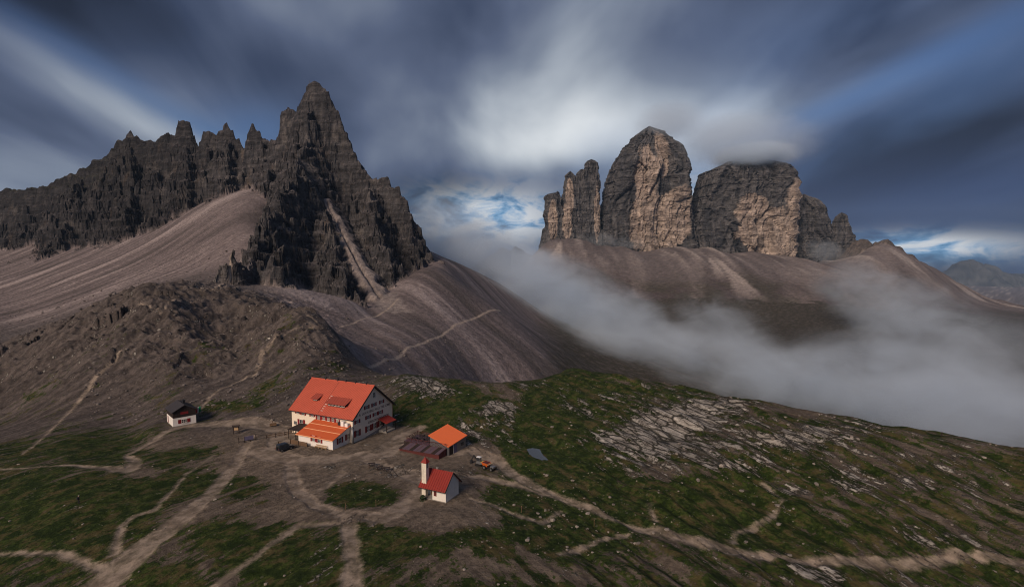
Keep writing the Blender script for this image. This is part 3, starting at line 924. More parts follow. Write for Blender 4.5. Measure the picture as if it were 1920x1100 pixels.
    Z += sw * (1 - rkmask) * np.clip(.9 * stb + .35 * stx, -2.2, 2.2) * sst(y, 240, 300)
    Z -= .12 * sst(tm, 0, .8) * (y < 240)
    P[..., 2] = Z

    nr, nc = X.shape
    idx = np.arange(nr * nc, dtype=np.int32).reshape(nr, nc)
    F = np.stack([idx[:-1, :-1], idx[:-1, 1:], idx[1:, 1:], idx[1:, :-1]], -1).reshape(-1, 4)
    V = P.reshape(-1, 3)
    Cc = np.concatenate([np.clip(col * .76, 0.01, .9), over], -1).reshape(-1, 7)
    fm = lambda A: (A[:-1, :-1] + A[1:, 1:] + A[:-1, 1:] + A[1:, :-1]).reshape(-1) / 4
    is_path = (fm(tm) > 0.0)
    is_rock = (fm(rkmask) > .5) & (fm(y) > 320) & ~is_path
    is_scree = (fm(sw) > .5) & ~is_rock & ~is_path
    rest = ~(is_path | is_rock | is_scree)
    for nm, sel, mat, sm in (('ground', rest, MAT_GROUND, True), ('gravel_path', is_path, MAT_GROUND, True), ('scree_slope', is_scree, MAT_SCREE, True), ('rocky_mountain', is_rock, MAT_ROCK, False)):
        v, f, c = sub_mesh(V, F, sel, Cc)
        o = make_mesh(nm, v, f, c[:, :3], mat, sm, 'structure')
        if mat is MAT_GROUND:
            o.data.color_attributes.new('over', 'FLOAT_COLOR', 'POINT').data.foreach_set('color', np.ascontiguousarray(c[:, 3:], np.float32).ravel())
    return us, Ys, P


LAND = build_land()


def build_far_land():
    us = np.linspace(-1.25, 1.25, 580)
    Ys = np.concatenate([np.arange(1395, 2150, 4.5), np.arange(2150, 2700, 25), np.geomspace(2700, 13000, 24)])
    U, Y = np.meshgrid(us, Ys)
    X = (U * Y).astype(np.float32)
    Y = Y.astype(np.float32)
    u = U.astype(np.float32)
    Z = base_h(X, np.minimum(Y, 5000)) + 3 * fbm(X / 60, Y / 60, 4, 240) * sst(Y, 1380, 1500)
    Z = np.where(Y > 2700, Z - (Y - 2700) * .02, Z)
    # scree cones under the walls
    cone = ridged(X / 150, np.zeros_like(X), 2, 244)
    fr = sst(Y, 1550, 1900) * (1 - sst(Y, 2000, 2100))
    Z += fr * 16 * cone * sst(u, .0, .1)
    # crumbling low ridge on the right
    RID = [(1596, 455, 2010), (1605, 452, 2010), (1618, 447, 2005), (1635, 455, 2000), (1650, 452, 1995), (1665, 449, 1990), (1680, 458, 1985), (1700, 472, 1980), (1720, 484, 1975), (1745, 500, 1970), (1760, 515, 1960)]
    wx, wy = X + 10 * fbm(X / 40, Y / 40, 4, 250), Y + 10 * fbm(X / 40, Y / 40, 4, 253)
    rh = ridge_max(wx, wy, crest(RID), 1.35)
    rh += 4 * np.sin(rh * 2 * np.pi / 26)
    rock = sst(rh - Z, -3, 4)
    Z = np.maximum(Z, rh)
    st = fbm(X / 26, Y / 300, 5, 260, .6)
    sb = fbm(X / 90, Y / 300, 3, 264)
    fine = fbm(X / 11, Y / 11, 4, 268)
    col = lerp(rgb(.125, .103, .100), rgb(.215, .180, .172), sst(st + .5 * fine, -.5, .55))
    col = lerp(col, rgb(.42, .36, .325), sst(.6 * st + .9 * sb + .5 * cone - .25, .10, .55) * .85 * sst(Y + 60 * sb, 1600, 1760))
    low = 1 - sst(Y + 110 * fbm(X / 170, Y / 170, 4, 280) + 40 * sb, 1450, 1680)
    dk = lerp(rgb(.085, .066, .062), rgb(.175, .145, .14), sst(fine, -.1, .6))
    col = lerp(col, dk, low)
    gr = low * sst(fbm(X / 120, Y / 120, 4, 272) + .4 * fine + .15, .0, .25)
    col = lerp(col, rgb(.058, .056, .034), gr * .55)
    for (ax, ay, bx_, by_, w0, w1) in ((1128, 458, 1196, 524, 3, 26), (1330, 486, 1352, 520, 4, 20), (1352, 492, 1412, 560, 5, 46), (1498, 474, 1504, 556, 6, 60), (1540, 486, 1610, 566, 5, 50), (1600, 470, 1660, 560, 6, 46), (1296, 470, 1306, 505, 4, 24), (1052, 458, 1040, 490, 4, 24)):
        A, B = np.array(on_ground(ax, ay, 1400, 2200)), np.array(on_ground(bx_, by_, 1300, 2200))
        ab = B - A
        t = ((X - A[0]) * ab[0] + (Y - A[1]) * ab[1]) / float(ab @ ab)
        d = np.abs((X - A[0]) * ab[1] - (Y - A[1]) * ab[0]) / math.hypot(*ab)
        w = (w0 + (w1 - w0) * np.clip(t, 0, 1)) * (1 + .5 * fine + .5 * st)
        fan = (1 - sst(d, w * .55, w)) * sst(t, -.06, .02) * (1 - sst(t + .35 * st + .2 * fine, .65, 1.15))
        col = lerp(col, lerp(rgb(.30, .25, .23), rgb(.46, .39, .35), sst(st, -.4, .4)), fan * .85)
    col = lerp(col, lerp(rgb(.07, .06, .056), rgb(.13, .11, .10), sst(fine, -.4, .4)), rock)
    nr, nc = X.shape
    idx = np.arange(nr * nc, dtype=np.int32).reshape(nr, nc)
    F = np.stack([idx[:-1, :-1], idx[:-1, 1:], idx[1:, 1:], idx[1:, :-1]], -1).reshape(-1, 4)
    Z[0] -= 3
    V = np.stack([X, Y, Z], -1).reshape(-1, 3)
    make_mesh('far_terrain', V, F, np.clip(col * .85, .01, .9).reshape(-1, 3), MAT_FAR, False, 'structure')


build_far_land()


# ---- the three great rock towers and their neighbours: (rows of photo y, left x, right x), distance, depth ratio
def rock_tower(rows, Y, depth, label, face=None, seed=0, nth=260, nrow=150, sq=3.4, light=0.0):
    rows = np.array(rows, np.float64)
    zt = np.array([at_y(0, r[0], Y)[2] for r in rows])
    xl = np.array([at_y(r[1], r[0], Y)[0] for r in rows])
    xr = np.array([at_y(r[2], r[0], Y)[0] for r in rows])
    zb = zt[-1] - 45
    zs = np.linspace(zt[0], zb, nrow)
    L = np.interp(-zs, -zt, xl)
    Rr = np.interp(-zs, -zt, xr)
    jag = lambda sd: (3.5 * fbm(zs / 21, zs * 0 + 3.1, 2, seed + sd) + 5.0 * np.round(2.4 * perlin(zs / 30, zs * 0 + 7.7, seed + sd + 2)) / 1.4) * min(1.0, (rows[-1][2] - rows[-1][1]) / 110 + .15)
    tp = np.clip((zt[0] - zs) / 12, 0, 1)
    L, Rr = L + jag(50) * tp, Rr + jag(60) * tp
    cx, hw = (L + Rr) / 2, (Rr - L) / 2
    # more columns on the side that faces the camera (theta = -pi/2)
    s = np.linspace(0, 1, nth, endpoint=False)
    th = -np.pi / 2 + (s - .5) * 2 * np.pi + .62 * np.sin((s - .5) * 2 * np.pi)
    T, Zg = np.meshgrid(th, zs)
    ct, st = np.cos(T), np.sin(T)
    rr = (np.abs(ct) ** sq + np.abs(st) ** sq) ** (-1 / sq)
    dmax = hw.max() * depth
    dd = np.minimum(hw * depth * 1.25, dmax)
    bx, by = rr * ct * hw[:, None], rr * st * dd[:, None]
    X = (cx[:, None] + bx).astype(np.float32)
    Yv = (Y + dmax * .5 + by).astype(np.float32)
    Zv = Zg.astype(np.float32)
    sc = float(max(hw.max() / 150, .22))
    a = T * hw.max() * .85 + seed * 331
    # cracks and chimneys (run down the wall) and ledges (run along it)
    fl = ridged(a / (70 * sc) + .25 * fbm(a / 40, Zv / 60, 2, seed + 1), Zv / 420, 4, seed + 3, .55)
    fl2 = fbm(a / 15, Zv / 120, 3, seed + 6)
    bl = fbm(a / 55, Zv / 45, 4, seed + 9)
    led = 1.3 * fbm(a / 160, Zv / 17, 3, seed + 12, .6) + .7 * ridged(a / 110, Zv / 9, 2, seed + 15)
    wa = a + 6 * sc * fbm(a / 50, Zv / 60, 3, seed + 33)
    wz = Zv + 8 * sc * fbm(a / 60, Zv / 60, 3, seed + 35)
    c1, e1 = cells(wa / (42 * sc), wz / (210 * sc), seed + 1)
    c2, e2 = cells(wa / (15 * sc + 3), wz / (90 * sc + 14), seed + 2)
    c3, e3 = cells(wa / 9, wz / 16, seed + 3)
    crack = -(1 - sst(e1, 0, .10)) * .8 - .5 * (1 - sst(e2, 0, .12))
    off = sc * 10 * crack + sc * 26 * c1 + sc * 13 * c2 + 4.5 * c3 * min(1, sc * 1.5) + sc * (8 * fl - 3) + 2.5 * fl2 + sc * 5 * bl + 1.8 * led * min(1, sc * 1.3)
    edge = np.abs(st) ** 1.2 * (1 - .0 * ct)
    off = off * (.5 + .5 * edge)                       # keep the outline near the drawn one
    X += off * ct * .7
    Yv += off * st
    Zv += 1.5 * fbm(a / 12, Yv / 12, 2, seed + 18) - np.clip(1 - (zt[0] - Zg) / (40 * sc + 6), 0, 1) * (sc * (10 + 34 * np.abs(cells(T * 2.6 + seed, Zg * 0 + .5, seed + 4)[0]) + 10 * fbm(T * 2.2 + seed, Zg * 0, 3, seed + 45)))
    V = np.stack([X, Yv, Zv], -1)
    # colours
    tone = fbm(a / 26, Zv / 60, 4, seed + 21, .6)
    col = lerp(rgb(.046, .047, .052), rgb(.125, .118, .118), sst(tone * .8 + .2 * led + .9 * c2 + .5 * c3, -.7, .75))
    col = lerp(col, rgb(.026, .026, .03), np.clip(-crack, 0, 1) * .45)
    col = lerp(col, rgb(.21, .195, .185), sst(fbm(a / 30, Zv / 12, 3, seed + 47), .28, .5) * .55)
    col = lerp(col, rgb(.24, .185, .150), np.full(T.shape, light))
    if face is not None:
        m = np.full(T.shape, -1.0, np.float32)
        for (px, py, rx, ry) in face:
            c = at_y(px, py, Y)
            k_ = Y / FPX
            q = 1 - ((X - c[0]) / (rx * k_)) ** 2 - ((Zv - c[2]) / (ry * k_)) ** 2
            m = np.maximum(m, q)
        wv = .55 * fbm(a / 60, Zv / 45, 4, seed + 24) + .35 * fbm(a / 14, Zv / 70, 3, seed + 27)
        fm_ = sst(m + wv, .12, .26) * (st < .2)
        fr = lerp(rgb(.26, .208, .180), rgb(.50, .405, .340), sst(tone + .3 * fl2, -.5, .5))
        fr = lerp(fr, rgb(.085, .072, .070), sst(fbm(a / 8, Zv / 220, 4, seed + 30), .25, .5) * .7)
        fr = lerp(fr, rgb(.17, .14, .125), sst(c2 + .6 * c3, .25, .55) * .6)
        col = lerp(col, fr, fm_)
    top = np.array([[cx[0], Y + dmax * .5, zs[0] + 1.0]], np.float32)
    idx = np.arange(nrow * nth, dtype=np.int32).reshape(nrow, nth)
    i2 = np.roll(idx, -1, axis=1)
    F = np.stack([idx[1:], i2[1:], i2[:-1], idx[:-1]], -1).reshape(-1, 4)
    tf = np.stack([idx[0], i2[0], np.full(nth, nrow * nth), np.full(nth, nrow * nth)], -1)
    Vv = np.concatenate([V.reshape(-1, 3), top])
    cc = np.concatenate([col.reshape(-1, 3), col[0, :1]])
    tri = np.concatenate([np.concatenate([F[:, [0, 1, 2]], F[:, [0, 2, 3]]]), tf[:, :3]])
    o = make_mesh('rock_tower', Vv, tri, np.clip(cc * .88, .01, .9), MAT_TOWER, False, 'structure', label)
    return o


def build_towers():
    rock_tower([(229, 1212, 1240), (236, 1204, 1248), (246, 1198, 1252), (258, 1192, 1262), (270, 1180, 1268), (285, 1168, 1278), (305, 1154, 1288), (330, 1146, 1292), (360, 1141, 1293), (395, 1133, 1294), (430, 1129, 1297), (455, 1127, 1300), (480, 1126, 1302)],
               2010, .8, 'tallest rock tower with pale lower wall, its summit touched by cloud',
               [(1225, 425, 62, 62), (1205, 330, 22, 60), (1262, 400, 30, 60), (1235, 290, 14, 50)], 1, 360, 230, 5.0)
    rock_tower([(262, 1264, 1274), (272, 1258, 1282), (290, 1250, 1290), (330, 1250, 1292)], 2030, .8, 'small spire on the shoulder of the tallest rock tower', None, 2, 80, 40)
    rock_tower([(292, 1375, 1455), (297, 1360, 1468), (303, 1352, 1474), (312, 1340, 1479), (325, 1333, 1487), (345, 1326, 1496), (370, 1318, 1499), (395, 1309, 1496), (420, 1305, 1492), (450, 1306, 1490), (480, 1316, 1489), (500, 1320, 1489)],
               2000, .75, 'broad domed rock tower with pale lower wall and cloud cap',
               [(1425, 435, 62, 52), (1400, 400, 40, 34), (1475, 400, 22, 70), (1455, 460, 40, 28)], 5, 360, 220, 5.0)
    rock_tower([(297, 1104, 1117), (303, 1100, 1122), (315, 1098, 1124), (350, 1094, 1125), (390, 1090, 1126), (430, 1086, 1128), (470, 1082, 1132)], 2010, 1.0, 'slim rock tower just left of the tallest tower', [(1118, 400, 6, 60)], 8, 140, 120)
    rock_tower([(319, 1068, 1074), (326, 1064, 1077), (345, 1060, 1082), (380, 1054, 1095), (420, 1048, 1100), (470, 1040, 1105)], 2015, .9, 'pointed rock tower between two flat topped ones', [(1068, 370, 8, 40), (1062, 420, 10, 40)], 10, 140, 110)
    rock_tower([(316, 1089, 1098), (325, 1083, 1101), (350, 1078, 1104), (400, 1074, 1108), (470, 1070, 1112)], 2020, .8, 'hidden rock rib behind the pointed tower', None, 12, 100, 90)
    rock_tower([(357, 1044, 1050), (362, 1026, 1050), (370, 1023, 1052), (400, 1022, 1056), (430, 1021, 1060), (450, 1019, 1062), (475, 1012, 1066)], 2010, 1.0, 'leftmost and lowest block of the distant rock towers', [(1036, 410, 10, 40)], 14, 140, 110)
    rock_tower([(428, 1018, 1022), (440, 1016, 1024), (470, 1010, 1030)], 2005, .8, 'thin rock needle at the left foot of the distant towers', None, 16, 50, 40)
    rock_tower([(388, 1298, 1306), (396, 1294, 1312), (430, 1290, 1322), (480, 1284, 1330)], 2040, .8, 'low rock rib in the gap between the two great towers', None, 18, 90, 70)
    rock_tower([(430, 1126, 1134), (445, 1120, 1142), (480, 1112, 1150)], 1995, .8, 'low rock step at the foot of the slim tower', None, 19, 60, 40)
    rock_tower([(362, 1510, 1524), (366, 1504, 1532), (374, 1498, 1540), (390, 1494, 1548), (410, 1489, 1557), (435, 1487, 1566), (460, 1487, 1572), (500, 1488, 1578)], 2040, .8, 'rounded dark rock tower right of the broad domed tower', None, 21, 180, 130, 2.6)
    rock_tower([(398, 1580, 1588), (402, 1577, 1592), (412, 1573, 1594), (425, 1566, 1595), (440, 1560, 1600), (460, 1556, 1603), (500, 1552, 1606)], 2030, .8, 'small block topped rock tower at the right end', None, 23, 110, 90)


build_towers()


# ------------------------------------------------------------------ small mesh tools for built things
class MB:
    def __init__(self):
        self.v, self.f = [], []

    def poly(self, pts, faces):
        n = len(self.v)
        self.v += [tuple(p) for p in pts]
        self.f += [tuple(i + n for i in f) for f in faces]
        return self

    def box(self, x0, x1, y0, y1, z0, z1):
        return self.hexa([(x0, y0, z0), (x1, y0, z0), (x1, y1, z0), (x0, y1, z0), (x0, y0, z1), (x1, y0, z1), (x1, y1, z1), (x0, y1, z1)])

    def hexa(self, p):
        return self.poly(p, [(0, 3, 2, 1), (4, 5, 6, 7), (0, 1, 5, 4), (1, 2, 6, 5), (2, 3, 7, 6), (3, 0, 4, 7)])

    def slab(self, a, b, c, d, t):
        """quad a b c d thickened downward by t"""
        lo = [(p[0], p[1], p[2] - t) for p in (a, b, c, d)]
        return self.hexa(lo + [a, b, c, d])

    def bar(self, p, q, r, n=6, r2=None):
        p, q = Vector(p), Vector(q)
        r2 = r if r2 is None else r2
        d = (q - p).normalized()
        a = d.orthogonal().normalized()
        b = d.cross(a)
        ring = lambda c, rr: [tuple(c + (a * math.cos(2 * math.pi * i / n) + b * math.sin(2 * math.pi * i / n)) * rr) for i in range(n)]
        f = [(i, (i + 1) % n, n + (i + 1) % n, n + i) for i in range(n)]
        f += [tuple(range(n - 1, -1, -1)), tuple(range(n, 2 * n))]
        return self.poly(ring(p, r) + ring(q, r2), f)

    def prism(self, prof, axis, a0, a1):
        """extrude a 2-D outline along x (axis 0: outline is y,z), y (axis 1: x,z) or z (axis 2: x,y)"""
        n = len(prof)
        mk = {0: lambda p, a: (a, p[0], p[1]), 1: lambda p, a: (p[0], a, p[1]), 2: lambda p, a: (p[0], p[1], a)}[axis]
        pts = [mk(p, a0) for p in prof] + [mk(p, a1) for p in prof]
        f = [(i, (i + 1) % n, n + (i + 1) % n, n + i) for i in range(n)] + [tuple(range(n - 1, -1, -1)), tuple(range(n, 2 * n))]
        return self.poly(pts, f)

    def build(self, name, mat, parent=None, bevel=0.0, smooth=False, loc=None):
        me = bpy.data.meshes.new(name)
        me.from_pydata(self.v, [], self.f)
        bm = bmesh.new()
        bm.from_mesh(me)
        bmesh.ops.recalc_face_normals(bm, faces=bm.faces)
        if bevel:
            bmesh.ops.bevel(bm, geom=list(bm.edges), offset=bevel, segments=2, affect='EDGES', profile=.6)
        for f in bm.faces:
            f.smooth = smooth
        bm.to_mesh(me)
        bm.free()
        if mat:
            me.materials.append(mat)
        o = bpy.data.objects.new(name, me)
        C.objects.link(o)
        if parent:
            o.parent = parent
        if loc:
            o.location = loc
        return o


def thing(name, label, cat, loc=(0, 0, 0), rz=0.0, group=None):
    o = bpy.data.objects.new(name, None)
    o.empty_display_size = .5
    C.objects.link(o)
    o.location = loc
    o.rotation_euler = (0, 0, rz)
    o['label'] = label
    o['category'] = cat
    if group:
        o['group'] = group
    return o


def paint(name, c, var=.18, scale=1.2, rough=.8, dirt=None, streak=0.0, spec=.3, metal=0.0):
    m = bpy.data.materials.new(name)
    m.use_nodes = True
    nb = NB(m.node_tree)
    bs = nb.n['Principled BSDF']
    tc = nb.new('ShaderNodeTexCoord').outputs['Object']
    n = nb.noise(tc, scale, 5, .65)
    x, y, z = nb.sep(tc)
    n2 = nb.noise(nb.comb(nb.m('MULTIPLY', x, 3.0), nb.m('MULTIPLY', y, 3.0), nb.m('MULTIPLY', z, .3)), 1.0, 4, .6)
    k = nb.m('ADD', 1.0, nb.m('ADD', nb.m('MULTIPLY', nb.m('SUBTRACT', n, .5), 2 * var), nb.m('MULTIPLY', nb.m('SUBTRACT', n2, .5), streak * 2)))
    col = nb.v('MULTIPLY', (*c[:3],), nb.comb(k, k, k))
    if dirt:
        col = nb.mix(nb.m('MULTIPLY', nb.step(n2, .52, .72), .5), col, dirt)
    nb.l.new(col, bs.inputs['Base Color'])
    bs.inputs['Roughness'].default_value = rough
    bs.inputs['Specular IOR Level'].default_value = spec
    bs.inputs['Metallic'].default_value = metal
    return m


M = {
    'cream': paint('cream_plaster', (.80, .69, .56), .07, .8, .9, (.62, .52, .40), .05),
    'white': paint('white_plaster', (.78, .74, .70), .07, .9, .9, (.60, .55, .49), .05),
    'chapel': paint('chapel_plaster', (.72, .68, .62), .10, 1.1, .9, (.50, .45, .38), .08),
    'stonewall': paint('pale_rubble_stone', (.66, .60, .50), .4, 3.0, .95, (.36, .31, .25)),
    'plinth': paint('grey_plinth_stone', (.26, .24, .22), .4, 2.0, .95),
    'red_roof': paint('red_roof_sheet', (.50, .105, .062), .16, .5, .6, (.36, .07, .045), .14),
    'dormer_roof': paint('faded_red_sheet', (.40, .085, .055), .15, .9, .6, (.28, .06, .04), .1),
    'annex_roof': paint('orange_red_sheet', (.58, .115, .035), .12, .6, .55, (.44, .08, .035), .1),
    'chapel_roof': paint('dark_red_sheet', (.235, .024, .017), .18, .9, .6, (.15, .017, .013), .14),
    'orange': paint('bright_orange_sheet', (.82, .170, .050), .05, .7, .5),
    'flashing': paint('pale_joint_strip', (.85, .42, .22), .08, 2, .5),
    'shutter': paint('dark_red_shutter', (.19, .014, .016), .2, 3, .6),
    'frame': paint('white_window_frame', (.66, .62, .57), .08, 3, .6),
    'darkwood': paint('dark_stained_wood', (.030, .020, .017), .35, 2.5, .75, None, .3),
    'slate': paint('dark_grey_roof', (.050, .046, .052), .3, 1.2, .7, (.035, .03, .032), .2),
    'wood': paint('weathered_wood', (.14, .085, .050), .35, 3, .85, None, .3),
    'palewood': paint('pale_timber', (.42, .29, .17), .25, 4, .8),
    'purple': paint('purplish_weathered_sheet', (.105, .070, .090), .3, 1.6, .6, (.06, .04, .05), .25),
    'maroon': paint('maroon_boards', (.085, .022, .020), .3, 2, .8),
    'metal': paint('grey_metal', (.22, .22, .23), .15, 3, .45, None, 0, .5, .6),
    'darkmetal': paint('dark_metal', (.028, .028, .032), .2, 3, .5, None, 0, .5, .3),
    'rubber': paint('black_rubber', (.012, .012, .013), .2, 4, .85),
    'carpaint': paint('dark_blue_grey_paint', (.018, .024, .034), .1, 3, .3, None, 0, .6),
    'dumporange': paint('orange_machine_paint', (.55, .11, .02), .2, 4, .5),
    'yellow': paint('yellow_machine_paint', (.62, .46, .06), .2, 4, .5),
    'cabwhite': paint('white_cab_paint', (.75, .75, .76), .06, 3, .4),
    'flag_g': paint('green_cloth', (.02, .32, .12), .1, 3, .9),
    'flag_w': paint('white_cloth', (.65, .65, .63), .08, 3, .9),
    'flag_r': paint('red_cloth', (.45, .03, .03), .1, 3, .9),
    'blueboard': paint('slate_blue_board', (.11, .10, .17), .15, 3, .6),
    'letters': paint('faded_brown_lettering', (.17, .115, .095), .15, 6, .9),
    'jacket': paint('black_jacket', (.016, .016, .020), .2, 8, .85),
    'trousers': paint('dark_trousers', (.022, .022, .028), .2, 8, .9),
    'skin': paint('skin', (.42, .25, .18), .06, 8, .6),
    'cap': paint('pale_grey_cap', (.45, .44, .42), .1, 8, .9),
    'stone': paint('limestone', (.36, .32, .27), .45, 1.5, .95, (.16, .14, .12)),
    'shrub': paint('dark_shrub_leaf', (.020, .036, .012), .4, 3, .8),
    'snow': paint('white_box', (.82, .80, .77), .05, 3, .6),
}


def glass_material():
    m = bpy.data.materials.new('window_glass')
    m.use_nodes = True
    bs = m.node_tree.nodes['Principled BSDF']
    bs.inputs['Base Color'].default_value = (.03, .035, .042, 1)
    bs.inputs['Roughness'].default_value = .12
    bs.inputs['Specular IOR Level'].default_value = .7
    return m


M['glass'] = glass_material()


class Wall:
    """a wall plane of a building in the building's own axes"""
    def __init__(self, root, origin, ux, n):
        self.root, self.o, self.ux, self.n = root, Vector(origin), Vector(ux), Vector(n)

    def at(self, px, py):
        """photo pixel -> (along, height) on this wall"""
        mw = Matrix.LocRotScale(self.root.location, self.root.rotation_euler, None)
        o, n, ux = mw @ self.o, mw.to_3x3() @ self.n, mw.to_3x3() @ self.ux
        d = Vector(ray(px, py))
        t = (o - Vector(CAM)).dot(n) / d.dot(n)
        q = Vector(CAM) + d * t - o
        return q.dot(ux), q.z

    def place(self, mb, s, z):
        """move a mesh drawn in (along, out, up) onto the wall"""
        R3 = Matrix((self.ux, self.n, Vector((0, 0, 1)))).transposed()
        mb.v = [tuple(R3 @ Vector(p) + self.o + self.ux * s + Vector((0, 0, z))) for p in mb.v]
        return mb

    def window(self, s, z, w, h, shutters=True, mull=2, nrail=1, mat_f='frame'):
        """window centred at (s, z): w,h is the sash, shutters stand open on both sides"""
        fw = .09
        w, h = w * 1.12, h * 1.15
        f = MB().box(-w / 2, w / 2, .0, .07, -h / 2, -h / 2 + fw).box(-w / 2, w / 2, .0, .07, h / 2 - fw, h / 2)
        f.box(-w / 2, -w / 2 + fw, .002, .068, -h / 2 + fw, h / 2 - fw).box(w / 2 - fw, w / 2, .002, .068, -h / 2 + fw, h / 2 - fw)
        for i in range(1, mull):
            x = -w / 2 + w * i / mull
            f.box(x - .035, x + .035, .004, .064, -h / 2 + fw, h / 2 - fw)
        for i in range(1, nrail + 1):
            q = -h / 2 + h * i / (nrail + 1)
            f.box(-w / 2 + fw, w / 2 - fw, .006, .058, q - .025, q + .025)
        fo = self.place(f, s, z).build('window', M[mat_f], self.root)
        self.place(MB().box(-w / 2 + .03, w / 2 - .03, .003, .022, -h / 2 + .03, h / 2 - .03), s, z).build('pane', M['glass'], fo)
        self.place(MB().box(-w / 2 - .06, w / 2 + .06, .0, .14, -h / 2 - .10, -h / 2 - .02), s, z).build('sill', M['frame'], fo)
        if shutters:
            for sg in (-1, 1):
                sw = w * .56
                c = sg * (w / 2 + sw / 2 + .03)
                b = MB().box(c - sw / 2, c + sw / 2, .02, .06, -h / 2 - .02, h / 2 + .02)
                for k in range(3):
                    q = -h / 2 + h * (k + .5) / 3
                    b.box(c - sw * .38, c + sw * .38, .061, .072, q - h * .12, q + h * .12)
                self.place(b, s, z).build('shutter', M['shutter'], self.root)


def corrugated(a, b, c, d, pitch, rib, t, duty=.35):
    """roof sheet with raised ribs running from edge a-b (eave) up to d-c (ridge)"""
    a, b, c, d = map(Vector, (a, b, c, d))
    n = max(2, int((b - a).length / pitch))
    nrm = (b - a).cross(d - a).normalized()
    if nrm.z < 0:
        nrm = -nrm
    mb = MB()
    for i in range(n):
        for (f0, f1, hgt) in ((i / n, (i + duty) / n, rib), ((i + duty) / n, (i + 1) / n, 0.0)):
            p = [a.lerp(b, f0), a.lerp(b, f1), d.lerp(c, f1), d.lerp(c, f0)]
            mb.hexa([tuple(q - nrm * t) for q in p] + [tuple(q + nrm * hgt) for q in p])
    return mb


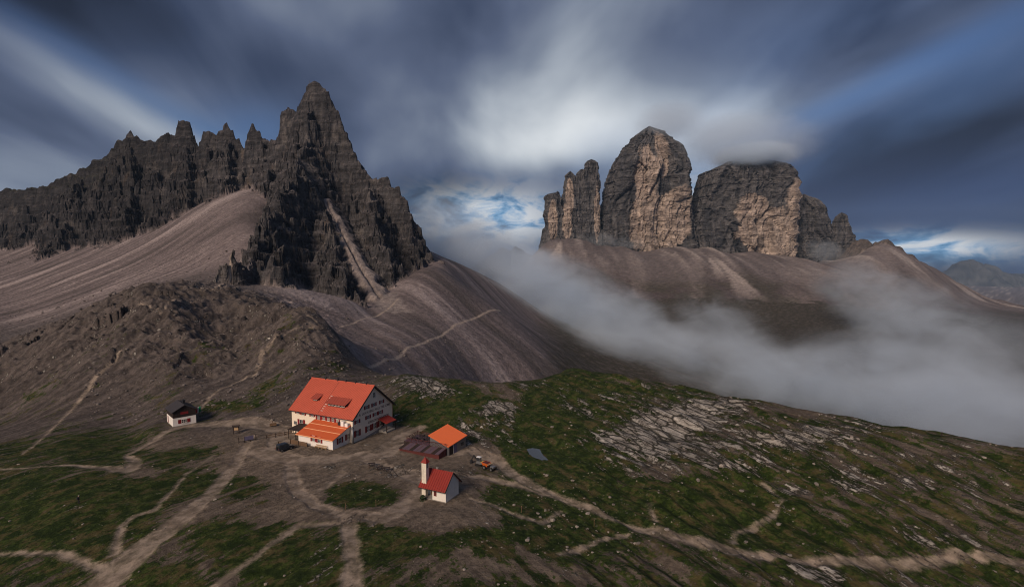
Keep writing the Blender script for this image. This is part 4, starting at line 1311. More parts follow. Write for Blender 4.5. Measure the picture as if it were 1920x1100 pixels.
# ------------------------------------------------------------------ the mountain hut
def build_hut():
    Kx, Ky = -41.62, 147.46
    L, W, HE, HR, OE, OG = 21.65, 16.74, 6.57, 13.39, .55, .62
    yaw = math.atan2(-.43635, .89978)
    z0 = gz(-48, 154)
    h = thing('mountain_hut', 'large cream mountain hut with red roof, dark red shutters and lettered gable', 'hut', (Kx, Ky, z0), yaw)
    sl = (HR - HE) / (W / 2)
    MB().prism([(0, -1.2), (W, -1.2), (W, HE), (W / 2, HR - .02), (0, HE)], 0, -L, 0).build('wall', M['cream'], h)
    # stone base course along the gable
    MB().prism([(5.0, -.5), (W + .05, -.5), (W + .05, 1.6), (12, 1.1), (5.0, .25)], 0, -.3, .10).build('base_course', M['plinth'], h)
    ze = HE - sl * OE
    lift = .12
    r = corrugated((-L - OG, -OE, ze + lift), (OG, -OE, ze + lift), (OG, W / 2, HR + lift), (-L - OG, W / 2, HR + lift), .5, .07, .10, .3).build('roof', M['red_roof'], h)
    corrugated((OG, W + OE, ze + lift), (-L - OG, W + OE, ze + lift), (-L - OG, W / 2 + .01, HR + lift), (OG, W / 2 + .01, HR + lift), .46, .10, .10).build('roof', M['red_roof'], h)
    MB().bar((-L - OG, W / 2, HR + .16), (OG, W / 2, HR + .16), .16, 6).build('ridge_cap', M['red_roof'], r)
    # dark verge boards of the gable
    for s in (0, 1):
        y0, y1 = (-OE, W / 2) if s == 0 else (W + OE, W / 2)
        MB().hexa([(OG - .05, y0, ze - .22), (OG + .08, y0, ze - .22), (OG + .08, y1, HR - .22), (OG - .05, y1, HR - .22),
                   (OG - .05, y0, ze + .2), (OG + .08, y0, ze + .2), (OG + .08, y1, HR + .2), (OG - .05, y1, HR + .2)]).build('verge_board', M['darkwood'], h)
        MB().hexa([(.02, y0, ze - .20), (OG - .06, y0, ze - .20), (OG - .06, y1, HR - .20), (.02, y1, HR - .20),
                   (.02, y0, ze - .02), (OG - .06, y0, ze - .02), (OG - .06, y1, HR - .02), (.02, y1, HR - .02)]).build('soffit', M['darkwood'], h)
    MB().bar((-L - OG, -OE - .06, ze + .02), (OG, -OE - .06, ze + .02), .09, 8).build('gutter', M['darkmetal'], h)
    MB().bar((.12, W - .15, .4), (.12, W - .15, HE - .2), .07, 6).build('downpipe', M['wood'], h)
    # seam across the roof and roof ladder
    zr = lambda y: HE + sl * y + lift
    MB().slab((-11.9, -.3, zr(-.3) + .14), (-11.75, -.3, zr(-.3) + .14), (-11.75, W / 2, HR + .28), (-11.9, W / 2, HR + .28), .06).build('roof_seam', M['dormer_roof'], r)
    for k in range(8):
        y = .4 + k * .55
        MB().box(-11.4, -10.7, y, y + .16, zr(y) + .12, zr(y) + .22).build('ladder_step', M['frame'], r)
    for x in (-16.9, -12.4, -9.4, -6.0, -2.2):
        v = MB().box(x - .16, x + .16, W / 2 - .16, W / 2 + .16, HR + .1, HR + .72).box(x - .24, x + .24, W / 2 - .24, W / 2 + .24, HR + .72, HR + .82)
        v.build('chimney', M['darkmetal'], r)
    # dormers: low shed roofs with a row of windows
    for (x0, x1, y, n) in ((-16.2, -14.6, 2.6, 2), (-10.2, -4.2, 1.9, 6)):
        zb = zr(y)
        dep, dh = 1.0 if n == 2 else 1.5, .75 if n == 2 else .95
        yb = y + dep
        d = MB().hexa([(x0, y, zb - .2), (x1, y, zb - .2), (x1, yb + .6, zb - .2), (x0, yb + .6, zb - .2), (x0, y, zb + dh), (x1, y, zb + dh), (x1, yb + .6, zr(yb + .6) - .1), (x0, yb + .6, zr(yb + .6) - .1)])
        d = d.build('dormer', M['darkwood'], h)
        zb2 = zr(yb + .9) + .1
        corrugated((x0 - .5, y - .6, zb + dh - .05), (x1 + .5, y - .6, zb + dh - .05), (x1 + .5, yb + .9, zb2), (x0 - .5, yb + .9, zb2), .46, .07, .08).build('dormer_roof', M['dormer_roof'], d)
        for k in range(n):
            xc = x0 + (x1 - x0) * (k + .5) / n
            ww = (x1 - x0) / n * .36
            MB().box(xc - ww, xc + ww, y - .05, y - .01, zb + .22, zb + dh - .18).build('dormer_window', M['frame'], d)
            MB().box(xc - ww * .75, xc + ww * .75, y - .065, y - .055, zb + .32, zb + dh - .26).build('dormer_pane', M['glass'], d)
    # gable windows
    g = Wall(h, (0, 0, 0), (0, 1, 0), (1, 0, 0))
    for (px, py, w, hh) in ((701.5, 740, .95, 1.25), (687.6, 763, .9, .85), (701, 758, .9, .85), (715.5, 752.5, .9, .85), (690, 781.5, .95, .85), (703.6, 776, .95, .85), (712.6, 772.4, .95, .85), (669.8, 790, .95, .85),
                            (690.6, 803, 1.05, 1.45), (702.4, 797.5, 1.05, 1.45), (714, 792, 1.05, 1.45), (725.6, 786.4, 1.05, 1.45), (670, 811.5, 1.05, 1.45)):
        s, z = g.at(px, py)
        g.window(s, z, w, hh, shutters=not (px == 701.5))
    for (px, py) in ((702.5, 814.5), (712.5, 810)):
        s, z = g.at(px, py)
        f = g.place(MB().box(-.4, .4, .09, .16, -.35, .35), s, z).build('window', M['frame'], h)
        g.place(MB().box(-.3, .3, .162, .17, -.26, .26), s, z).build('pane', M['glass'], f)
    # lettering on the gable
    for txt, p0, p1, size in (('RIF. A. LOCATELLI ALLE TRE CIME', (664.5, 782.0), (731, 755.5), .86), ('DREIZINNENHÜTTE', (690.5, 791.5), (728.5, 776), .86)):
        cu = bpy.data.curves.new('lettering', 'FONT')
        cu.body = txt
        cu.extrude = .012
        cu.offset = .012
        tmp = bpy.data.objects.new('tmp', cu)
        C.objects.link(tmp)
        dg = bpy.context.evaluated_depsgraph_get()
        me = bpy.data.meshes.new_from_object(tmp.evaluated_get(dg))
        bpy.data.objects.remove(tmp)
        co = np.empty(len(me.vertices) * 3, np.float32)
        me.vertices.foreach_get('co', co)
        co = co.reshape(-1, 3)
        s0, zz0 = g.at(*p0)
        s1, zz1 = g.at(*p1)
        zc = (zz0 + zz1) / 2 - .35
        co[:, 0] = (co[:, 0] - co[:, 0].min()) / (np.ptp(co[:, 0])) * (s1 - s0) + s0
        co[:, 1] = co[:, 1] * size + zc
        q = np.stack([co[:, 2] + .02, co[:, 0], co[:, 1]], -1)
        me.vertices.foreach_set('co', np.ascontiguousarray(q, np.float32).ravel())
        # one mesh for each painted word
        bm = bmesh.new()
        bm.from_mesh(me)
        bpy.data.meshes.remove(me)
        left, isl = set(bm.faces), []
        while left:
            todo, got = [left.pop()], []
            while todo:
                fc = todo.pop()
                got.append(fc)
                for e in fc.edges:
                    for f2 in e.link_faces:
                        if f2 in left:
                            left.discard(f2)
                            todo.append(f2)
            ys2 = [v.co.y for fc in got for v in fc.verts]
            isl.append((min(ys2), max(ys2), got))
        isl.sort(key=lambda q: q[0])
        words, end = [], None
        for lo, hi, got in isl:
            if end is None or lo - end > .26:
                words.append([])
            words[-1] += got
            end = hi if end is None else max(end, hi)
        for wf in words:
            mb, ids = MB(), {}
            for fc in wf:
                for v in fc.verts:
                    if v not in ids:
                        ids[v] = len(mb.v)
                        mb.v.append(tuple(v.co))
                mb.f.append(tuple(ids[v] for v in fc.verts))
            o = mb.build('painted_word', M['letters'], h)
            o['label'] = 'faded brown lettering painted on the gable wall'
        bm.free()
    # long side
    f = Wall(h, (0, 0, 0), (1, 0, 0), (0, -1, 0))
    for (px, py, w, hh) in ((558.6, 771.6, .85, .85), (568.6, 774.4, .85, .85), (585.6, 777.0, .85, .9), (597.5, 782.6, .85, 1.0), (607.5, 783.2, .7, .9), (616, 785.2, .7, .9), (624.5, 787.3, .7, .9), (633, 789.6, .7, .9), (565.2, 792.4, 1.15, 1.7)):
        s, z = f.at(px, py)
        f.window(s, z, w, hh)
    s, z = f.at(554, 792)
    f.place(MB().box(-.55, .55, .0, .04, -.45, .45), s, z).build('notice_panel', M['metal'], h)
    # ---- front annex
    A0, A1, B0 = -12.7, -1.0, -6.3
    zl, zh = 2.75, 4.75
    MB().prism([(B0, -1.0), (-.003, -1.0), (-.003, zh - .12), (B0, zl - .05)], 0, A0, A1).build('annex_wall', M['white'], h)
    q = lambda y: zl + (zh - zl) * (y - B0) / (0 - B0)
    ar = MB().slab((A0 - .45, B0 - .55, q(B0 - .55)), (A1 + .5, B0 - .55, q(B0 - .55)), (A1 + .5, -.01, zh), (A0 - .45, -.01, zh), .14).build('annex_roof', M['annex_roof'], h)
    ar['label'] = 'orange red lean-to roof with pale joint strips'
    for y in (-4.05, -1.85):
        MB().slab((A0 - .45, y - .09, q(y - .09) + .07), (A1 + .5, y - .09, q(y - .09) + .07), (A1 + .5, y + .09, q(y + .09) + .07), (A0 - .45, y + .09, q(y + .09) + .07), .05).build('joint_strip', M['flashing'], ar)
    MB().slab((A0 - .45, B0 - .62, q(B0 - .6) + .02), (A1 + .5, B0 - .62, q(B0 - .6) + .02), (A1 + .5, B0 - .552, q(B0 - .55) + .04), (A0 - .45, B0 - .552, q(B0 - .55) + .04), .16).build('eave_trim', M['flashing'], ar)
    af = Wall(h, (0, B0, 0), (1, 0, 0), (0, -1, 0))
    for (px, py) in ((588, 821.5), (598.8, 824.2)):
        s, z = af.at(px, py)
        af.window(s, z, .85, 1.35)
    ag = Wall(h, (A1, 0, 0), (0, 1, 0), (1, 0, 0))
    for (px, py) in ((637.3, 825.2), (653, 817.6)):
        s, z = ag.at(px, py)
        ag.window(s, z, .95, 1.3)
    # vents and white boxes where annex meets the hut, grey flue at the corner
    for x, hgt in ((-2.6, 1.25), (-1.25, .85)):
        MB().box(x - .5, x + .5, -1.1, -.25, zh - .55, zh + hgt - .3).build('roof_box', M['snow'], h, .04)
    MB().box(-4.3, -3.3, -.9, -.2, zh - .4, zh + .5).build('roof_vent', M['darkmetal'], h, .03)
    MB().bar((.30, -.45, -.6), (.30, -.45, 4.1), .30, 10).bar((.30, -.45, 4.1), (.30, -.45, 4.5), .42, 10, .15).build('flue_pipe', M['metal'], h, 0, True)
    # ---- porch on the gable
    s0, _ = g.at(718, 800)
    s0, s1, zo, zi, out = 10.2, 14.6, 2.75, 3.75, 3.0
    pr = corrugated((out, s0, zo), (out, s1, zo), (.03, s1, zi), (.03, s0, zi), .46, .06, .10).build('porch_roof', M['chapel_roof'], h)
    for y in (s0 + .25, s1 - .25):
        MB().box(out - .35, out - .17, y - .09, y + .09, -1.0, zo - .08).build('porch_post', M['darkwood'], h)
    MB().box(.12, out - .2, s0 + .1, s1 - .1, -1.0, .35).box(.12, 1.6, s0 + .2, s1 - .2, .35, .62).build('porch_step', M['plinth'], h)
    MB().box(.02, .08, 11.6, 12.9, .63, 2.75).build('door', M['darkwood'], h)
    # ---- dark canopy and terrace on the left front
    cp = MB().slab((A0 - 5.8, -4.6, 2.5), (A0 - .02, -4.6, 2.5), (A0 - .02, -.02, 2.95), (A0 - 5.8, -.02, 2.95), .12).build('canopy_roof', M['darkwood'], h)
    for x in (A0 - 5.6, A0 - 3.0, A0 - .4):
        MB().bar((x, -4.4, -1), (x, -4.4, 2.4), .09, 6).build('canopy_post', M['darkwood'], h)
    return h


HUT = build_hut()
hut_m = Matrix.LocRotScale(HUT.location, HUT.rotation_euler, None)


def hut_local(x, y):
    p = hut_m @ Vector((x, y, 0))
    return p.x, p.y


def timber_fence(p, q, label, npl, hgt=1.0, group=None):
    """plank fence between two places"""
    dx, dy = q[0] - p[0], q[1] - p[1]
    Ln = math.hypot(dx, dy)
    t = thing('timber_fence', label, 'fence', (p[0], p[1], gz(*p)), math.atan2(dy, dx), group)
    dz = (gz(*q) - gz(*p)) / Ln
    n = max(2, int(Ln / 2.0) + 1)
    for i in range(n):
        x = Ln * i / (n - 1)
        MB().box(x - .06, x + .06, -.06, .06, dz * x - .5, dz * x + hgt + .1).build('post', M['darkwood'], t)
    for k in range(npl):
        z = hgt * (k + .6) / npl
        MB().hexa([(0, .061, z - .09), (Ln, .061, z - .09 + dz * Ln), (Ln, .10, z - .09 + dz * Ln), (0, .10, z - .09), (0, .061, z + .09), (Ln, .061, z + .09 + dz * Ln), (Ln, .10, z + .09 + dz * Ln), (0, .10, z + .09)]).build('rail', M['wood'], t)
    return t


timber_fence(hut_local(-14.5, -7.4), hut_local(-8.6, -7.4), 'dark plank fence along the terrace in front of the annex', 5, 1.1)
timber_fence(hut_local(-16.8, -9.2), hut_local(-10.6, -9.6), 'low dark rail fence beside the parked off-road car', 2, .7)
timber_fence(hut_local(-23.3, -7.4), hut_local(-20.0, -1.0), 'curving rustic rail fence left of the dark canopy', 2, 1.0)


def bench_along():
    x, y = hut_local(-4.4, -7.0)
    t = thing('slatted_bench', 'long pale slatted bench against the annex front wall', 'bench', (x, y, gz(x, y)), HUT.rotation_euler.z)
    for k in range(4):
        MB().box(-1.9, 1.9, -.22 + k * .13, -.12 + k * .13, .42, .47).build('slat', M['palewood'], t)
    for xx in (-1.7, -.6, .6, 1.7):
        MB().box(xx - .05, xx + .05, -.2, .24, -.3, .42).build('leg', M['palewood'], t)
    for k in range(2):
        MB().box(-1.9, 1.9, .30, .34, .6 + .18 * k, .72 + .18 * k).build('back_slat', M['palewood'], t)


bench_along()


# ------------------------------------------------------------------ chapel
def build_chapel():
    L, W, HE, HR, OE, OG = 5.74, 4.85, 3.0, 5.30, .75, .32
    yaw = 2.685 - math.pi
    Kx, Ky = -13.11, 110.76
    z0 = gz(-15, 113.5)
    t = thing('chapel', 'small white chapel with dark red roof and stone bell turret', 'chapel', (Kx, Ky, z0), yaw)
    sl = (HR - HE) / (W / 2)
    PX = -L + 2.55                                   # right side of the open porch
    MB().prism([(0, -.8), (W, -.8), (W, HE), (W / 2, HR), (0, HE)], 0, PX, 0).build('wall', M['chapel'], t)
    MB().prism([(1.9, -.8), (W, -.8), (W, HE), (W / 2, HR), (1.9, HE + sl * 1.9)], 0, -L, PX).build('porch_back_wall', M['chapel'], t)
    MB().box(-L - .1, .12, -.12, W + .12, -.8, .12).build('base_course', M['plinth'], t)
    MB().prism([(-.35 * 0 - L + .95, -.8), (-L - .02, -.8), (-L - .02, HE + .3), (-L + .85, HE + .3)], 1, .02, .85).build('pillar', M['stonewall'], t)
    ze = HE - sl * OE
    e = .1
    r = corrugated((-L - OG, -OE, ze + e), (OG, -OE, ze + e), (OG, W / 2, HR + e), (-L - OG, W / 2, HR + e), .5, .07, .09, .2).build('roof', M['chapel_roof'], t)
    corrugated((OG, W + OE, ze + e), (-L - OG, W + OE, ze + e), (-L - OG, W / 2 + .01, HR + e), (OG, W / 2 + .01, HR + e), .5, .07, .09, .2).build('roof', M['chapel_roof'], t)
    for y0, y1 in ((-OE, W / 2), (W + OE, W / 2)):
        MB().hexa([(OG - .05, y0, ze - .12), (OG + .05, y0, ze - .12), (OG + .05, y1, HR - .12), (OG - .05, y1, HR - .12), (OG - .05, y0, ze + .14), (OG + .05, y0, ze + .14), (OG + .05, y1, HR + .14), (OG - .05, y1, HR + .14)]).build('verge_board', M['darkwood'], r)
    MB().bar((-L - OG, -OE - .05, ze), (OG, -OE - .05, ze), .06, 6).build('gutter', M['darkwood'], r)
    # bell turret
    a0, a1, b0, b1, zt = -L + .05, -L + 1.15, -.05, 1.0, 7.25
    tw = MB().box(a0, a1, b0, b1, HE - .2, zt - 1.15)
    tw.box(a0, a1, b0, b0 + .28, zt - 1.15, zt).box(a0, a1, b1 - .28, b1, zt - 1.15, zt).box(a0, a0 + .25, b0 + .28, b1 - .28, zt - 1.15, zt)
    tw = tw.build('bell_turret', M['stonewall'], t)
    MB().box(a1 - .5, a1 - .4, b0 + .29, b1 - .29, zt - 1.1, zt - .1).build('louvre', M['shutter'], tw)
    xm, ym = (a0 + a1) / 2, (b0 + b1) / 2
    MB().poly([(a0 - .15, b0 - .15, zt), (a1 + .15, b0 - .15, zt), (a1 + .15, b1 + .15, zt), (a0 - .15, b1 + .15, zt), (xm, ym, zt + 1.15)], [(0, 1, 4), (1, 2, 4), (2, 3, 4), (3, 0, 4), (3, 2, 1, 0)]).build('turret_cap', M['chapel_roof'], tw)
    MB().bar((xm, ym, zt + 1.05), (xm, ym, zt + 1.9), .03, 6).bar((xm - .2, ym, zt + 1.6), (xm + .2, ym, zt + 1.6), .025, 6).build('cross', M['darkmetal'], tw)
    w = Wall(t, (0, 0, 0), (1, 0, 0), (0, -1, 0))
    s, z = w.at(816, 924)
    w.place(MB().box(-.32, .32, .0, .06, -.62, .62), s, 1.55).build('window', M['shutter'], t)
    w.place(MB().box(-.22, .22, .062, .07, -.5, .5), s, 1.55).build('pane', M['maroon'], t)
    MB().box(-L + .95, PX - .4, 1.82, 1.88, .12, 2.25).build('door', M['wood'], t)
    # shrub by the pillar
    x, y = (Matrix.LocRotScale(t.location, t.rotation_euler, None) @ Vector((-L + .9, -1.0, 0)))[:2]
    rs = random.Random(3)
    sh = thing('shrub', 'dark green shrub at the foot of the chapel pillar', 'shrub', (x, y, gz(x, y)))
    lv = MB()
    for k in range(170):
        a, rr, hh = rs.uniform(0, 6.28), rs.uniform(0, .75), rs.uniform(.05, 1.0)
        rr *= math.sqrt(max(0, 1 - (hh / 1.1) ** 2))
        p = Vector((rr * math.cos(a), rr * math.sin(a), hh))
        d = Vector((rs.gauss(0, 1), rs.gauss(0, 1), rs.gauss(.4, .6))).normalized() * .2
        q = d.orthogonal().normalized() * .09
        lv.poly([p - d, p + q, p + d, p - q], [(0, 1, 2, 3)])
    lv.build('foliage', M['shrub'], sh)
    st = MB()
    for k in range(5):
        a = k * 1.26
        st.bar((0, 0, -.2), (.35 * math.cos(a), .35 * math.sin(a), .7), .025, 5, .01)
    st.build('stem', M['wood'], sh)
    return t


build_chapel()


# ------------------------------------------------------------------ little hut on the left
def build_small_hut():
    Kx, Ky, yaw = -96.33, 160.49, 2.316 - math.pi
    L, W, HW, HE, HR = 7.1, 5.94, 2.46, 4.30, 5.9
    OE, OG = .45, .5
    z0 = gz(-97, 165)
    t = thing('small_hut', 'small hut with white ground floor, dark boarded gable and dark roof', 'hut', (Kx, Ky, z0), yaw)
    sl = (HR - HE) / (W / 2)
    MB().box(-L, 0, 0, W, -1.0, HW).build('wall', M['white'], t)
    MB().box(-L - .06, .06, -.06, W + .06, -1.0, .12).build('base_course', M['plinth'], t)
    n = 14
    up = MB().prism([(.06, HW), (W - .06, HW), (W - .06, HE), (W / 2, HR - .05), (.06, HE)], 0, -L + .05, -.02).build('upper_storey', M['darkwood'], t)
    for k in range(n):                                # upright boards of the gable
        y0, y1 = W * k / n + .03, W * (k + 1) / n - .03
        top = lambda y: HE + sl * min(y, W - y) - .1
        MB().hexa([(-.02, y0, HW + .02), (.05, y0, HW + .02), (.05, y1, HW + .02), (-.02, y1, HW + .02), (-.02, y0, top(y0)), (.05, y0, top(y0)), (.05, y1, top(y1)), (-.02, y1, top(y1))]).build('gable_board', M['darkwood'], up)
    ze = HE - sl * OE
    for s in (0, 1):
        y0, y1 = (-OE, W / 2) if s == 0 else (W + OE, W / 2)
        a, b, c, d = (-L - .3, y0, ze + .1), (OG, y0, ze + .1), (OG, y1, HR + .1), (-L - .3, y1, HR + .1)
        corrugated(*((a, b, c, d) if s == 0 else (b, a, d, c)), .6, .03, .12, .06).build('roof', M['slate'], t)
    MB().box(-3.2, -2.6, W / 2 + .3, W / 2 + .9, HR - .5, HR + .75).box(-3.3, -2.5, W / 2 + .2, W / 2 + 1.0, HR + .75, HR + .85).build('chimney', M['darkmetal'], t)
    g = Wall(t, (0, 0, 0), (0, 1, 0), (1, 0, 0))
    s, z = g.at(345.5, 790.2)
    g.window(s, 1.25, 1.3, .95, True, 3)
    g.place(MB().box(-1.0, 1.0, .055, .075, -.35, .35), W / 2, 3.6).build('balcony_panel', M['shutter'], t)
    f = Wall(t, (0, 0, 0), (1, 0, 0), (0, -1, 0))
    f.place(MB().box(-.42, .42, .0, .05, -1.1, .9), -5.6, 1.15).build('door', M['shutter'], t)
    # flag beside it
    x, y = on_ground(377, 779)
    fl = thing('flag', 'green white and red flag hanging beside the dark roofed hut', 'flag', (x, y, gz(x, y)), -.35)
    MB().bar((0, 0, -.4), (0, 0, 3.6), .05, 6).build('pole', M['metal'], fl)
    for k, mt in enumerate(('flag_r', 'flag_w', 'flag_g')):
        mb = MB()
        x0 = -2.3 + k * .75 + .06
        nn = 5
        pts, fc = [], []
        for i in range(nn + 1):
            for j in range(5):
                xx = x0 + .75 * i / nn
                zz = 3.4 - j * .42 + .55 * (xx / 2.3) * 1.2
                pts.append((xx, .14 * math.sin(xx * 4 + j * .5), zz))
        for i in range(nn):
            for j in range(4):
                p = i * 5 + j
                fc.append((p, p + 5, p + 6, p + 1))
        mb.poly(pts, fc).build('cloth_stripe', M[mt], fl, 0, True)


build_small_hut()


# ------------------------------------------------------------------ shed with orange roof, and the timber terrace against it
def build_shed():
    Kx, Ky, yaw = -15.65, 138.16, 2.604 - math.pi
    L, W, Z0, Z1, Z2 = 5.75, 7.43, 2.37, 3.09, 4.14
    z0 = gz(-17, 142)
    t = thing('shed', 'low grey shed under a plain bright orange sloping roof', 'shed', (Kx, Ky, z0), yaw)
    zz = lambda a, b: Z0 + (Z1 - Z0) * b / W + (Z2 - Z0) * a / L
    hx = [(-L, .1, -1), (0, .1, -1), (0, W, -1), (-L, W, -1), (-L, .1, zz(L, .1) - .16), (0, .1, zz(0, .1) - .16), (0, W, zz(0, W) - .16), (-L, W, zz(L, W) - .16)]
    MB().hexa(hx).build('wall', M['metal'], t)
    a, b = .28, .3
    MB().slab((-L - a, -b, zz(L + a, -b)), (a, -b, zz(-a, -b)), (a, W + b, zz(-a, W + b)), (-L - a, W + b, zz(L + a, W + b)), .13).build('roof', M['orange'], t)
    MB().box(.005, .06, .5, 1.9, -.2, 2.0).build('door', M['darkwood'], t)
    MB().box(.005, .07, 2.0, 2.12, -.3, 2.2).build('door_post', M['frame'], t)
    MB().box(.005, .06, 2.3, 3.6, -.2, 2.1).build('door', M['blueboard'], t)
    MB().box(.005, .05, 5.2, 6.4, .9, 1.7).build('window', M['glass'], t)
    # timber terrace: store room with slatted lean-to roof in front, deck with crossed railing behind
    t2 = thing('timber_terrace', 'dark timber terrace with crossed railings left of the orange roof', 'terrace', (Kx, Ky, z0), yaw)
    TL, TD = 12.6, 3.2
    x1 = -.35
    x0 = x1 - TL
    MB().hexa([(x0, -TD, -1), (x1, -TD, -1), (x1, -.31, -1), (x0, -.31, -1), (x0, -TD, .55), (x1, -TD, 1.15), (x1, -.31, 1.75), (x0, -.31, 1.2)]).build('store_wall', M['maroon'], t2)
    n = 11
    for k in range(n):
        a0, a1 = x0 + TL * k / n + .04, x0 + TL * (k + 1) / n - .04
        z_ = lambda xx, front: (.62 + .6 * (xx - x0) / TL) if front else (1.28 + .6 * (xx - x0) / TL)
        MB().slab((a0, -TD - .3, z_(a0, 1)), (a1, -TD - .3, z_(a1, 1)), (a1, -.31, z_(a1, 0)), (a0, -.31, z_(a0, 0)), .07).build('roof_panel', M['purple'] if k % 3 else M['darkwood'], t2)
        if k % 2:
            MB().slab((a0 - .06, -TD - .3, z_(a0, 1) + .07), (a0 + .02, -TD - .3, z_(a0, 1) + .07), (a0 + .02, -.31, z_(a0, 0) + .07), (a0 - .06, -.31, z_(a0, 0) + .07), .06).build('batten', M['wood'], t2)
    # deck beyond the shed's left end
    dx0, dx1 = -L - 8.2, -L - .4
    zf = 1.55
    dk = MB().box(dx0, dx1, -.30, 5.2, -1, zf - .12).build('deck_base', M['darkwood'], t2)
    for k in range(16):
        y = -.28 + 5.45 * k / 16
        MB().box(dx0, dx1, y, y + .30, zf - .119, zf - .06).build('deck_board', M['purple'], t2)
    def rail(p, q, nb_, zb, zt):
        p, q = Vector(p), Vector(q)
        for i in range(nb_ + 1):
            c = p.lerp(q, i / nb_)
            MB().bar((c.x, c.y, zb(c)), (c.x, c.y, zt(c)), .055, 5).build('rail_post', M['maroon'], t2)
        for i in range(nb_):
            a_, b_ = p.lerp(q, i / nb_), p.lerp(q, (i + 1) / nb_)
            MB().bar((a_.x, a_.y, zb(a_) + .15), (b_.x, b_.y, zt(b_) - .1), .035, 5).bar((a_.x, a_.y, zt(a_) - .1), (b_.x, b_.y, zb(b_) + .15), .035, 5).build('rail_cross', M['maroon'], t2)
        MB().bar((p.x, p.y, zt(p)), (q.x, q.y, zt(q)), .06, 5).build('handrail', M['maroon'], t2)
    zb = lambda c: 1.2 + .6 * (c.x - x0) / TL
    rail((x0, -.4, 0), (x1, -.4, 0), 8, lambda c: zb(c) - .1, lambda c: zb(c) + 1.15)
    rail((x0, -.4, 0), (dx0, 5.0, 0), 4, lambda c: zf - .3, lambda c: zf + 1.0)
    rail((dx0, 5.0, 0), (dx1, 5.0, 0), 5, lambda c: zf - .3, lambda c: zf + 1.0)
    # benches and tables on the deck
    m4 = Matrix.LocRotScale(t2.location, t2.rotation_euler, None)
    for i, (bx, by) in enumerate(((-12.0, 1.6), (-9.8, 1.7), (-7.6, 1.8), (-11.6, 3.9), (-9.2, 3.9))):
        w = m4 @ Vector((bx, by, zf - .06))
        picnic_table((w.x, w.y, w.z), yaw + .08 * i, ['dark picnic table on the terrace deck nearest the hut porch', 'middle picnic table of the front row on the terrace deck', 'dark picnic table on the terrace deck closest to the orange roof', 'left picnic table of the back row on the terrace deck', 'right picnic table of the back row on the terrace deck'][i], 'picnic tables on the terrace deck')


def picnic_table(loc, rz, label, group=None):
    t = thing('picnic_table', label, 'table', loc, rz, group)
    for k in range(4):
        MB().box(-.8, .8, -.36 + k * .18, -.21 + k * .18, .70, .75).build('table_plank', M['darkwood'], t)
    for s in (-1, 1):
        MB().box(-.8, .8, s * .68 - .13, s * .68 + .13, .42, .46).build('bench_seat', M['darkwood'], t)
        MB().hexa([(s * .55 - .05, -.62, 0), (s * .55 + .05, -.62, 0), (s * .55 + .05, -.52, 0), (s * .55 - .05, -.52, 0), (s * .55 - .05, -.26, .7), (s * .55 + .05, -.26, .7), (s * .55 + .05, -.16, .7), (s * .55 - .05, -.16, .7)]).build('leg', M['darkwood'], t)
        MB().hexa([(s * .55 - .05, .52, 0), (s * .55 + .05, .52, 0), (s * .55 + .05, .62, 0), (s * .55 - .05, .62, 0), (s * .55 - .05, .16, .7), (s * .55 + .05, .16, .7), (s * .55 + .05, .26, .7), (s * .55 - .05, .26, .7)]).build('leg', M['darkwood'], t)
        MB().box(s * .55 - .04, s * .55 + .04, -.75, .75, .34, .42).build('cross_bar', M['darkwood'], t)
    return t


build_shed()


# ------------------------------------------------------------------ vehicles and small things
def wheel(parent, x, y, r, w, side):
    t = MB().bar((x, y - w / 2, r), (x, y + w / 2, r), r, 18).build('wheel', M['rubber'], parent, .02)
    MB().bar((x, y + side * (w / 2 - .01), r), (x, y + side * (w / 2 + .02), r), r * .55, 12).build('rim', M['metal'], t)
    return t


